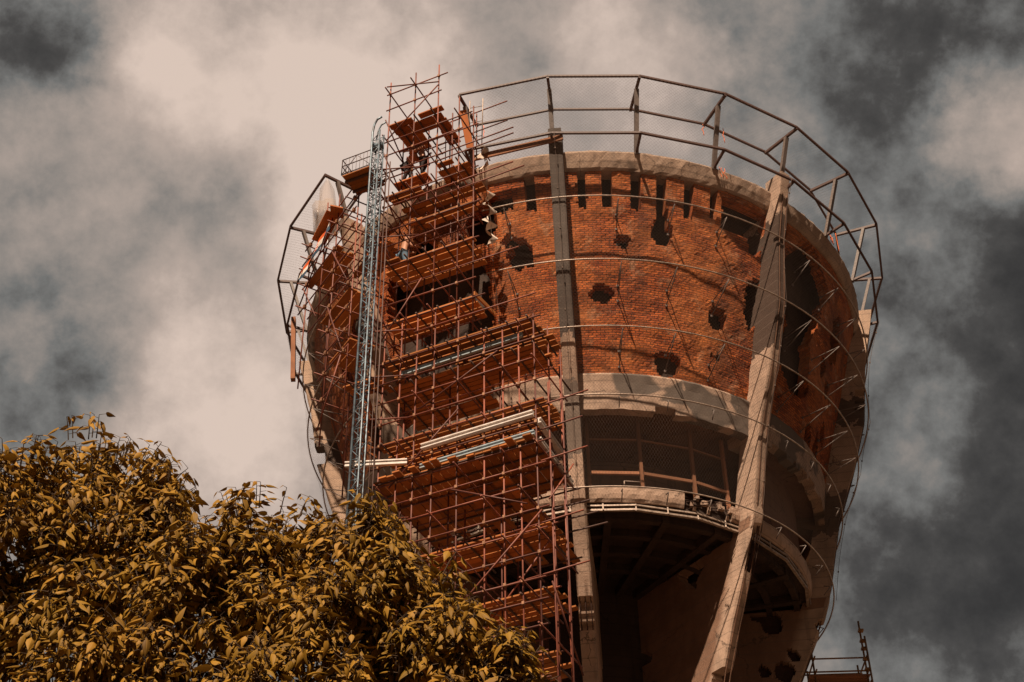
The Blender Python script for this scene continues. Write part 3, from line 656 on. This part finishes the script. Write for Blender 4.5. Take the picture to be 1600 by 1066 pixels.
deck("small deck projecting past the hoist mast, low on its far side", run(-3.0, -1.75, -11.7, -11.0, .12, 3, 21), 29.3)

# beams on the big deck
def beam(name, label, p, q, wd, ht, mat, cat="beam", group=None):
    x = (Vector(q) - Vector(p)).normalized(); y = Vector((0, 0, 1)).cross(x).normalized()
    mbx = MB(); h = Vector((0, 0, ht / 2 - .018))
    mbx.bar(p, q, .035, ht - .05); mbx.bar(Vector(p) + h, Vector(q) + h, wd, .035); mbx.bar(Vector(p) - h, Vector(q) - h, wd, .035)
    return tag(mbx.build(name, mat, None, origin=p), label, cat, group)
beam("steel_beam", "long white beam along the front, above the ragged board ends", uw(.1, -12.42, 25.62), uw(3.45, -12.42, 25.66), .14, .16, WHITE)
beam("steel_beam", "long pale blue beam resting on the ragged board ends", uw(.05, -12.35, 25.02), uw(3.45, -12.35, 25.06), .14, .14, PALE_BLUE)
beam("steel_beam", "short white beam on the scaffold flank, upper of two", uw(3.5, -12.2, 25.56), uw(3.42, -10.5, 25.56), .14, .16, WHITE)
beam("steel_beam", "short dusty beam on the scaffold flank, lower of two", uw(3.45, -12.1, 25.0), uw(3.38, -9.8, 25.0), .14, .16, WHITE)
beam("steel_beam", "white channel tying the hoist mast to the scaffold", uw(-1.95, -13.0, 25.32), uw(-.35, -12.4, 25.3), .10, .16, WHITE)
beam("steel_beam", "pale beam lying on edge within the widest upper deck", uw(-.9, -12.0, 28.78), uw(3.0, -12.0, 28.84), .1, .14, PALE_BLUE)

# ------------------------------------------------------------------ left scaffold round the side of the bowl
LT = Vector((-.537, .843, 0)); LN = Vector((.843, .537, 0)); LO = AXC + Vector((-8.35, -8.79, 0))
def lf(p, q, z): return LO + LT * p + LN * q + Vector((0, 0, z))
side = thing("side_scaffold", tuple(lf(0, .4, 0)), "small rust red scaffold bay on the shaded flank with the draped flag", "scaffold")
for p, q, z0, z1 in ((0, 0, 27.5, 37.9), (2.05, 0, 31, 36.8), (-1.3, .1, 27.0, 36.9), (0, .85, 26, 37.4), (2.05, .85, 31, 37.0), (-1.3, .9, 24.5, 37), (.95, 0, 33.0, 38.3)):
    pole("standard", lf(p, q, z0), lf(p, q, z1), side)
for z in (37.2, 36.6, 36.05, 35.38, 34.4, 33.6, 32.9, 31.9, 31.0, 30.2, 29.2):
    p0, p1 = (-1.5, 2.5) if z > 34 else (-1.6, .4 if z < 32 else 1.6)
    pole("ledger", lf(p0, -.05, z), lf(p1 + .3 * nz(z, 2), -.05, z), side); pole("ledger", lf(p0 + .2, .9, z - .1), lf(p1, .9, z - .1), side)
    for p in (0, 2.05, -1.3) if z > 34 else (0, -1.3):
        pole("transom", lf(p + .05, -.35, z - .05), lf(p + .05, 1.4, z - .05), side)
        MB().box(lf(p, -.04, z), LT * .05, LN * .05, Vector((0, 0, .06))).build("clamp", CLAMP, side)
for a_c, b_c in (((2.2, -.1, 35.3), (.9, -.1, 33.1)), ((2.4, -.1, 34.6), (.2, -.1, 36.9)), ((-1.3, -.1, 30.2), (0, -.1, 32.8)), ((-1.3, -.1, 33.0), (0, -.1, 35.2)), ((0, -.12, 28.0), (-1.3, -.12, 30.0))):
    pole("brace", lf(*a_c), lf(*b_c), side)
def side_deck(label, p0, p1, q0, q1, z, n, seed):
    r = random.Random(seed); root = thing("plank_deck", tuple(lf(p0, q0, z)), label, "plank deck", "plank decks of the scaffold")
    wd = (q1 - q0) / n
    for k in range(n): MB().bar(lf(p0 + r.uniform(-.15, .15), q0 + wd * (k + .5), z), lf(p1 + r.uniform(-.15, .15), q0 + wd * (k + .5), z), wd - .02, .045, uo=seed + k * 2.3).build("plank", WOOD, root)
side_deck("deck under the draped flag on the side scaffold", .0, 2.1, .0, .75, 35.48, 3, 1)
side_deck("deck of three boards behind the flag deck, close to the dark wall", -1.3, .6, .95, 1.75, 35.2, 3, 2)
side_deck("short steep looking deck midway down the side scaffold", -1.2, .7, .0, .9, 32.75, 3, 3)
side_deck("lowest deck of the side scaffold, by the curving brick", -1.4, .0, .05, .9, 30.6, 3, 4)
# tilted board with the flag
tag(MB().bar(lf(-.1, .12, 37.0), lf(.1, -.25, 37.1), .5, .05).bar(lf(.2, -.1, 37.15), lf(1.2, -.12, 36.6), .5, .04).build("plywood_sheet", WOOD_RED, None, origin=lf(0, 0, 37)), "tilted orange board leaning above the flag", "board")
mb = MB(); NU, NV = 22, 10
P0, P1 = lf(.15, -.14, 36.95), lf(2.35, -.16, 35.95)
for i in range(NU + 1):
    for j in range(NV + 1):
        u_, v_ = i / NU, j / NV
        top = P0.lerp(P1, u_); drop = (1 - v_) * (.62 * (1 - .55 * u_))
        mb.v.append(tuple(top + Vector((0, 0, -drop)) - LN * (.05 * math.sin(u_ * 13 + v_ * 3) + .04 * (1 - v_)) + LT * .06 * math.sin(v_ * 4 + u_ * 5)))
for i in range(NU):
    for j in range(NV):
        a = i * (NV + 1) + j; mb.f.append((a, a + NV + 1, a + NV + 2, a + 1)); mb.uv.append([(i / NU, j / NV), ((i + 1) / NU, j / NV), ((i + 1) / NU, (j + 1) / NV), (i / NU, (j + 1) / NV)]); mb.smooth.append(True)
tag(mb.build("flag", FLAGM, None, origin=P0), "draped red white and blue flag with a chequered shield on the side scaffold", "flag")

# ------------------------------------------------------------------ hoist
hoist = thing("hoist_mast", tuple(uw(-1.55, -13.0, 0)), "blue grey lattice hoist mast standing before the scaffold", "hoist mast")
hs = .135
for du, dw, r in ((-hs, -hs, .036), (hs, -hs, .028), (hs, hs, .026), (-hs, hs, .026)):
    pts = [uw(-1.55 + du, -13 + dw, 10), uw(-1.55 + du, -13 + dw, 38.3)]
    if du < 0: pts += [uw(-1.5 + du, -13 + dw, 38.65), uw(-1.4 + du, -13 + dw, 38.85), uw(-1.5 + hs, -13 + dw, 38.9)]
    MB().tube(pts, r, 8).build("chord", BLUE, hoist)
mb = MB(); z = 10.0; s_ = 1
while z < 38:
    for (a1, b1), (a2, b2) in (((-hs, -hs), (hs, -hs)), ((hs, -hs), (hs, hs)), ((-hs, hs), (hs, hs)), ((-hs, -hs), (-hs, hs))):
        if s_ < 0: a1, b1, a2, b2 = a2, b2, a1, b1
        mb.tube([uw(-1.55 + a1, -13 + b1, z), uw(-1.55 + a2, -13 + b2, z + .34)], .012, 5)
        mb.tube([uw(-1.55 + a1, -13 + b1, z), uw(-1.55 + a2, -13 + b2, z)], .012, 5)
    z += .34; s_ = -s_
mb.build("lattice", BLUE, hoist)
for z in (36.9, 33.9, 30.1, 28.4, 26.9, 23.6): pole("wall_tie", uw(-1.9, -12.85, z), uw(-.3, -12.3, z - .05), hoist)
MB().tube([uw(-1.22, -12.9, 15), uw(-1.22, -12.9, 38.0)], .012, 5).build("hoist_cable", STEEL_DK, hoist)
MB().tube([uw(-1.15, -12.8, 15), uw(-1.16, -12.8, 37.0)], .02, 5).build("hoist_cable", STEEL_DK, hoist)
cage = thing("hoist_platform", tuple(uw(-2.4, -12.4, 37.1)), "railed wooden platform hanging from the hoist mast top", "hoist platform")
for k in range(4): MB().bar(uw(-2.92, -12.72 + .245 * k, 37.12), uw(-1.9, -12.72 + .245 * k, 37.12), .235, .05, uo=k * 1.9).build("floor_board", WOOD, cage)
mb = MB()
for u0, w0_, u1, w1_ in ((-2.95, -12.85, -1.88, -12.85), (-2.95, -12.85, -2.95, -11.85), (-2.95, -11.85, -1.88, -11.85)):
    for z in (37.17, 37.55, 37.85): mb.tube([uw(u0, w0_, z), uw(u1, w1_, z)], .018, 5)
    for k in range(9):
        f = k / 8; mb.tube([uw(u0 + (u1 - u0) * f, w0_ + (w1_ - w0_) * f, 37.15), uw(u0 + (u1 - u0) * f, w0_ + (w1_ - w0_) * f, 37.85)], .018 if k in (0, 8) else .007, 5)
    mb.tube([uw(u0, w0_, 37.17), uw((u0 + u1) / 2, (w0_ + w1_) / 2, 37.85), uw(u1, w1_, 37.17)], .012, 5)
mb.build("railing", STEEL_DK, cage)
mb = MB()
for w_ in (-12.6, -12.1): mb.bar(uw(-2.95, w_, 37.05), uw(-1.7, w_, 37.05), .07, .08)
mb.build("floor_joist", STEEL_DK, cage)
MB().bar(uw(-2.0, -12.5, 38.2), uw(-1.55, -12.85, 37.75), .1, .1).tube([uw(-1.75, -13.0, 37.75), uw(-1.4, -12.9, 37.8)], .11, 8).build("jib_arm", BLUE, cage)

# ------------------------------------------------------------------ ladders and small site things
def ladder(label, p, q, side_v, n, mat=GALV):
    p, q = Vector(p), Vector(q); root = thing("ladder", tuple(p), label, "ladder")
    for s_ in (-1, 1): MB().tube([p + side_v * s_, q + side_v * s_], .018, 5).build("rail", mat, root)
    for k in range(n):
        c = p.lerp(q, (k + .5) / n); MB().tube([c - side_v, c + side_v], .013, 5).build("rung", mat, root)
ladder("pale ladder rising from the workers' deck to the top deck", uw(-.3, -11.0, 37.2), uw(-.3, -11.0, 39.3), SA * .17, 8)
ladder("thin ladder leaning against the steel frame right of the top deck", pol(10.35, 38.6, -21.5), pol(11.3, 40.4, -19.2), Vector((.22, -.05, 0)), 4)
tag(MB().bar(pol(10.95, 37.98, -20.4), pol(11.05, 38.12, -4.6), .06, .24).build("timber_beam", TIMBER, None, origin=pol(10.95, 37.98, -20.4)), "long timber beam set on edge above the crown, ending at the grey rib", "beam")
tag(MB().bar(pol(10.95, 38.1, -78.6), pol(10.75, 35.2, -78.4), .22, .16).build("timber_post", TIMBER, None, origin=pol(10.95, 35.2, -78.6)), "upright brown timber post on the shaded outer flank of the bowl", "post")
tag(MB().bar(pol(10.9, 38.6, -21.2), pol(11.35, 40.0, -21.6), .24, .04, Vector((0, -1, 0))).build("timber_board", WOOD_RED, None, origin=pol(10.9, 38.6, -21.2)), "orange board fixed along the steel post at the net edge", "board")
for k, (lb, d, zt, ln) in enumerate((("orange strap hanging from the inner rail, right of centre", vd(2) - .3, 40.4, .55), ("orange strap tied round the post right of centre", vd(2) + 1.0, 39.5, .7), ("tangle of orange straps at a post foot by the crown patch", vd(2) + .8, 38.05, .5), ("orange strap dangling beyond the stripped rib", vd(5) - 1.2, 40.3, .9), ("orange strap knotted at the post foot beyond the stripped rib", vd(4) + .5, 38.1, .35), ("orange strap hanging at the net edge beside the ladder", vd(-1) + 1.4, 40.3, .6))):
    mb = MB(); R0 = 10.2 if zt > 40 else (11.0 if zt > 39 else 10.55)
    for s_ in range(3 if zt < 39 else 1):
        mb.tube([pol(R0 + .1 * nz(q, k + s_), zt - ln * q / 6, d + .6 * nz(q * .5, k * 3, s_) + s_ * .5) for q in range(7)], .014, 4)
    tag(mb.build("strap", STRAP, None, origin=pol(R0, zt, d)), lb, "strap")
# cloth strips along the net edge
for k, (lb, t0, t1) in enumerate((("knotted white cloth at the top of the net edge", 1.0, 1.35), ("white cloth strip fluttering at the net edge by the upper brick", 1.75, 2.2), ("white cloth strip hanging at the net edge lower down", 2.25, 2.65))):
    mb = MB(); N = 12
    for i in range(N + 1):
        t = t0 + (t1 - t0) * i / N; c = net_pt(-18.6 + .8 * math.sin(i * .9 + k), t); wd = .05 + .11 * abs(math.sin(i * .8 + k * 2)); sv = Vector((math.cos(i * .5), math.sin(i * .5 + k), .1)) * wd
        mb.v += [tuple(c - sv), tuple(c + sv)]
    for i in range(N): mb.f.append((2 * i, 2 * i + 1, 2 * i + 3, 2 * i + 2)); mb.uv.append([(0, 0)] * 4); mb.smooth.append(True)
    tag(mb.build("cloth_strip", CLOTH, None, origin=net_pt(-18.6, t0)), lb, "cloth")
# clear plastic sheeting gathered to a cone inside the left frame
mb = MB(); N = 28; base = pol(11.6, 0, -51.5); hz = [(40.2, .05), (39.7, .22), (37.7, .40), (38.75, .50), (38.70, .38), (38.0, .34), (37.3, .30)]
for z, r in hz:
    for i in range(N):
        t = 2 * math.pi * i / N; rr = r * (1 + .16 * math.sin(5 * t + z) + .08 * math.sin(11 * t))
        mb.v.append((base.x + rr * math.cos(t) + (40 - z) * .05, base.y + rr * math.sin(t), z + .04 * math.sin(3 * t)))
for k in range(len(hz) - 1):
    for i in range(N): mb.f.append((k * N + i, k * N + (i + 1) % N, (k + 1) * N + (i + 1) % N, (k + 1) * N + i)); mb.uv.append([(0, 0)] * 4); mb.smooth.append(True)
tag(mb.build("plastic_sheet", PLASTIC, None, origin=(base.x, base.y, 37.3)), "clear plastic sheet gathered into a cone inside the steel frame", "plastic sheet")
# guard rail inside the gallery
mb = MB(); g0, g1 = pol(6.6, 26.72, 6.0), pol(6.6, 26.72, 11.5)
for f in (0, 1): mb.tube([g0.lerp(g1, f), g0.lerp(g1, f) + Vector((0, 0, .9))], .02, 5)
for z in (.3, .6, .9): mb.tube([g0 + Vector((0, 0, z)), g1 + Vector((0, 0, z))], .018, 5)
tag(mb.build("guard_rail", GALV, None, origin=g0), "small tubular guard rail standing inside the open gallery", "guard rail")

# ------------------------------------------------------------------ workers
def worker(label, base, yaw, bend, arms, top_mat, leg_mat, hair_mat, crouch=0.0):
    """skin-modifier figure; base is the point between the feet"""
    root = thing("person", tuple(base), label, "person")
    M = Matrix.Translation(Vector(base)) @ Matrix.Rotation(yaw, 4, 'Z')
    hipz = .92 - crouch; sp = [(0, 0, hipz)]
    def bd(l, x=0): return (x, -math.sin(bend) * l, hipz + math.cos(bend) * l)
    J = {}; V = []; E = []; Rd = []
    def add(n, p, r, par=None):
        J[n] = len(V); V.append(p); Rd.append(r)
        if par: E.append((J[par], J[n]))
    add('pelvis', (0, 0, hipz), (.15, .11)); add('waist', bd(.2), (.135, .10), 'pelvis'); add('chest', bd(.40), (.165, .115), 'waist'); add('sh', bd(.50), (.11, .09), 'chest'); add('neck', bd(.58), (.055, .055), 'sh')
    hd = Vector(bd(.58)); add('jaw', tuple(hd + Vector((0, -.03, .06))), (.068, .075), 'neck'); add('head', tuple(hd + Vector((0, -.025, .15))), (.078, .095), 'jaw'); add('crown', tuple(hd + Vector((0, -.01, .22))), (.06, .07), 'head')
    for s_, ar in zip((-1, 1), arms):
        t = str(s_); S0 = Vector(bd(.49, .17 * s_)); el = S0 + Vector((s_ * .06, ar[0] * .27, ar[1] * .27)); wr = el + Vector((-s_ * .04, ar[2] * .25, ar[3] * .25))
        add('s' + t, tuple(S0), (.058, .058), 'sh'); add('e' + t, tuple(el), (.043, .043), 's' + t); add('w' + t, tuple(wr), (.027, .03), 'e' + t)
        dirh = (wr - el).normalized(); pm = wr + dirh * .08; add('p' + t, tuple(pm), (.016, .036), 'w' + t)
        side_ = dirh.cross(Vector((0, 0, 1))); side_ = side_.normalized() if side_.length > .01 else Vector((1, 0, 0))
        for q in range(4):
            k0 = pm + side_ * (q - 1.5) * .019; L = (.068, .078, .073, .056)[q]
            add('f%d%s' % (q, t), tuple(k0 + dirh * .02), (.009, .009), 'p' + t); add('g%d%s' % (q, t), tuple(k0 + dirh * (.02 + L * .5) + Vector((0, 0, -.012))), (.008, .008), 'f%d%s' % (q, t)); add('h%d%s' % (q, t), tuple(k0 + dirh * (.02 + L * .85) + Vector((0, 0, -.035))), (.007, .007), 'g%d%s' % (q, t))
        add('t' + t, tuple(wr + dirh * .04 - side_ * .045 * s_), (.010, .010), 'w' + t); add('u' + t, tuple(wr + dirh * .085 - side_ * .055 * s_), (.008, .008), 't' + t)
        kz = .48 - crouch * .45
        add('hip' + t, (.10 * s_, 0, hipz - .06), (.095, .10), 'pelvis'); add('k' + t, (.12 * s_, -.06 - crouch * .55, kz), (.062, .065), 'hip' + t); add('a' + t, (.12 * s_, .04, .08), (.042, .045), 'k' + t); add('to' + t, (.13 * s_, -.15, .035), (.04, .03), 'a' + t)
    def skin(name, verts, edges, radii, mat, par, root_i=0):
        me = bpy.data.meshes.new(name); me.from_pydata([tuple(M @ Vector(v) - Vector(base)) for v in verts], edges, [])
        ob = bpy.data.objects.new(name, me); C.objects.link(ob); ob.parent = par; me.materials.append(mat)
        md = ob.modifiers.new("skin", 'SKIN'); md.use_smooth_shade = True
        for i, r in enumerate(radii): me.skin_vertices[0].data[i].radius = r
        me.skin_vertices[0].data[root_i].use_root = True
        ob.modifiers.new("sub", 'SUBSURF').levels = 1; ob.modifiers["sub"].render_levels = 2
        return ob
    skin("body", V, E, Rd, SKIN, root)
    def sub(names, edges, grow, name, mat):
        idx = {n: i for i, n in enumerate(names)}
        skin(name, [V[J[n]] for n in names], [(idx[a], idx[b_]) for a, b_ in edges], [tuple(r + grow for r in Rd[J[n]]) for n in names], mat, root)
    sub(['pelvis', 'hip-1', 'k-1', 'a-1', 'hip1', 'k1', 'a1'], [('pelvis', 'hip-1'), ('hip-1', 'k-1'), ('k-1', 'a-1'), ('pelvis', 'hip1'), ('hip1', 'k1'), ('k1', 'a1')], .016, "trousers", leg_mat)
    if top_mat: sub(['pelvis', 'waist', 'chest', 'sh', 's-1', 's1', 'e-1', 'e1'], [('pelvis', 'waist'), ('waist', 'chest'), ('chest', 'sh'), ('sh', 's-1'), ('sh', 's1'), ('s-1', 'e-1'), ('s1', 'e1')], .014, "shirt", top_mat)
    sub(['head', 'crown'], [('head', 'crown')], .012, "cap" if hair_mat is CAPM else "hair", hair_mat)
    mbx = MB(); fc = Vector(V[J['head']])
    for s_ in (-1, 1): mbx.box(M @ (fc + Vector((.032 * s_, -.095, -.01))), Vector((.012, 0, 0)), Vector((0, .008, 0)), Vector((0, 0, .007)))
    mbx.box(M @ (fc + Vector((0, -.075, -.105))), Vector((.022, 0, 0)), Vector((0, .01, 0)), Vector((0, 0, .005))); mbx.build("eyes_and_mouth", HAIR, root)
    mbx = MB(); mbx.box(M @ (fc + Vector((0, -.10, -.045))), Vector((.013, 0, 0)), Vector((0, .022, 0)), Vector((0, 0, .026)))
    for s_ in (-1, 1): mbx.box(M @ (fc + Vector((.088 * s_, .0, -.02))), Vector((.01, 0, 0)), Vector((0, .02, 0)), Vector((0, 0, .03)))
    mbx.build("nose_and_ears", SKIN, root)
yaw0 = R_(-25)
worker("dark haired worker in an orange shirt and dark trousers bending over the short deck", uw(-1.42, -11.3, 37.45), yaw0 + R_(80), R_(38), ((-.85, -.4, -.9, .1), (-.8, -.5, -.95, .1)), SHIRT, TROUSER, HAIR, .1)
worker("shirtless worker in a white cap facing his bending mate", uw(-.78, -11.25, 37.45), yaw0 - R_(70), R_(14), ((-.6, -.75, -.9, .2), (-.7, -.6, -.95, .1)), None, TROUSER, CAPM, .06)
worker("worker in blue trousers half hidden behind scaffold tubes by the crown", uw(-1.25, -11.6, 33.1), yaw0 + R_(150), R_(10), ((-.4, -.9, -.7, .5), (-.6, -.6, -.8, .4)), None, JEANS, HAIR, .0)

# ------------------------------------------------------------------ yellowish scaffold beyond the shaft
far = thing("yellow_scaffold", (11.3, 48, 0), "yellowish scaffold bay behind the foot of the tower, at the dark sky", "scaffold")
for x, y, z1 in ((12.12, 48, 28.0), (12.2, 47.8, 27.3), (12.12, 49.2, 26.9), (10.3, 48, 26.9), (10.3, 49.2, 26.7)): pole("standard", (x, y, 8), (x, y, z1), far, .036, RUST_Y)
for z in (26.55, 26.05, 25.6, 24.0, 22.0):
    for y in (48, 49.2): pole("ledger", (10.0, y, z), (12.25, y, z + .03), far, .03, RUST_Y)
    for x in (10.3, 12.12): pole("transom", (x + .05, 47.8, z), (x + .05, 49.4, z), far, .03, RUST_Y)
for z in (27.6, 27.2, 26.9, 26.5, 26.1): MB().box((12.14, 47.95, z), Vector((.09, 0, 0)), Vector((0, .09, 0)), Vector((0, 0, .035))).build("cup_joint", RUST_Y, far)
for k in range(5): MB().bar((10.1, 48.05 + .24 * k, 25.9), (12.2, 48.05 + .24 * k, 25.9), .22, .05, uo=k).build("plank", TIMBER, far)

# ------------------------------------------------------------------ foreground tree
tree = thing("broadleaf_tree", (-2.4, 11.6, 0), "broad leaved tree with curling golden leaves in the foreground", "tree")
TB = [(-3.97, 11.85, 9.22, 1.05), (-4.39, 11.17, 8.63, 0.94), (-3.3, 11.56, 8.80, 0.76), (-2.23, 11.28, 8.37, 0.79), (-1.49, 11.1, 8.28, 0.72), (-0.98, 10.96, 7.76, 0.72), (-0.54, 10.79, 7.2, 0.64), (-0.09, 10.6, 6.94, 0.43), (-3.76, 11.4, 7.52, 1.19), (-2.72, 11.17, 7.62, 1.04), (-1.66, 10.87, 7.16, 0.99), (-2.4, 11.15, 6.65, 1.05), (-0.93, 10.96, 6.55, 0.92), (-3.76, 11.39, 6.42, 1.26)]
rt_ = random.Random(3)
leaf = MB(); twig = MB(); lid = [0]
def add_leaf(base, axis, normal, L):
    axis = axis.normalized(); side_ = axis.cross(normal).normalized(); nrm = side_.cross(axis).normalized()
    lid[0] += 1; a, b_ = lid[0] % 97, lid[0] // 97
    prof = [(0, .02), (.12, .22), (.34, .25), (.62, .165), (.85, .07), (1.0, .008)]; curl = rt_.uniform(.15, .65); fold = rt_.uniform(.3, 1.1); tw = rt_.uniform(-.4, .4); ndl = rt_.uniform(-.2, .2)
    i0 = len(leaf.v)
    for t, wd in prof:
        c = base + axis * (L * (t - .22 * curl * t * t)) - nrm * (L * curl * t * t) + side_ * (ndl * L * t * t)
        s2 = (side_ + nrm * tw * t).normalized()
        for f in (-1, 0, 1):
            cf = math.cos(fold * abs(f) * .9); sf = math.sin(fold * abs(f) * .9)
            leaf.v.append(tuple(c + s2 * (wd * L * f * cf) - nrm * (wd * L * abs(f) * sf)))
    for k in range(len(prof) - 1):
        t0, t1 = prof[k][0], prof[k + 1][0]
        for q in range(2):
            v0, v1 = -.5 + q * .5, q * .5
            leaf.f.append((i0 + k * 3 + q, i0 + k * 3 + q + 1, i0 + k * 3 + q + 4, i0 + k * 3 + q + 3)); leaf.smooth.append(True)
            leaf.uv.append([(a + .02 + t0 * .95, b_ + .5 + v0 * .9), (a + .02 + t0 * .95, b_ + .5 + v1 * .9), (a + .02 + t1 * .95, b_ + .5 + v1 * .9), (a + .02 + t1 * .95, b_ + .5 + v0 * .9)])
tips = []
for bi, (x, y, z, r) in enumerate(TB):
    c = Vector((x, y, z)); n = int(1500 * r * r) + 100
    for k in range(n):
        d = Vector((rt_.gauss(0, 1), rt_.gauss(0, 1), rt_.gauss(0, 1))).normalized()
        if d.y > .55: continue
        rad = r * (.45 + .59 * rt_.random() ** .6)
        p = c + d * rad
        if any((p - Vector(b_[:3])).length < b_[3] * .42 for q, b_ in enumerate(TB) if q != bi): continue
        if rad > r * .66 and nz(p.x * 2.4, p.y * 2.4, p.z * 2.4) < .10: continue
        tips.append((p, d, r))
for p, d, r in tips:
    out = (d + Vector((0, -.1, .45))).normalized(); st = p - out * .22
    twig.tube([st, p - out * .1 + Vector((0, 0, .02)), p], [.007, .005, .003], 4, cap=False)
    n = rt_.randint(4, 7)
    for q in range(n):
        f = .25 + .75 * q / (n - 1); b0 = st.lerp(p, f)
        ang = q * 2.4 + rt_.uniform(-.4, .4); o1 = out.orthogonal().normalized(); o2 = out.cross(o1)
        sidev = o1 * math.cos(ang) + o2 * math.sin(ang)
        pet = b0 + sidev * rt_.uniform(.04, .09) + Vector((0, 0, .015))
        twig.tube([b0, pet], [.003, .002], 3, cap=False)
        ax = sidev * .9 + out * .35 + Vector((0, 0, rt_.uniform(-1.15, -.1)))
        nn = Vector((rt_.gauss(0, .4), rt_.gauss(0, .4) + .05, 1)) + d * .25
        add_leaf(pet, ax, nn, rt_.uniform(.07, .165) * (1.0 if q < n - 1 else .75))
crown = leaf.build("foliage", LEAF, tree); twig.build("twigs", BARK, crown)
MB().tube([(-2.4, 11.9, 0), (-2.45, 11.85, 2.0), (-2.35, 11.8, 4.0), (-2.5, 11.8, 5.4)], [.30, .24, .2, .17], 12).build("trunk", BARK, tree)
for x, y, z, r in TB:
    c = Vector((x, y, z)); s0 = Vector((-2.45, 11.8, 4.2 + .12 * r)); mid = s0.lerp(c, .5) + Vector((.15, .25, -.35))
    MB().tube([s0, mid, c - Vector((0, -.1, .2)), c + (c - mid).normalized() * r * .4], [.09, .06, .035, .012], 7).build("limb", BARK, tree)

for o in bpy.data.objects:
    if "_w" in o: del o["_w"]
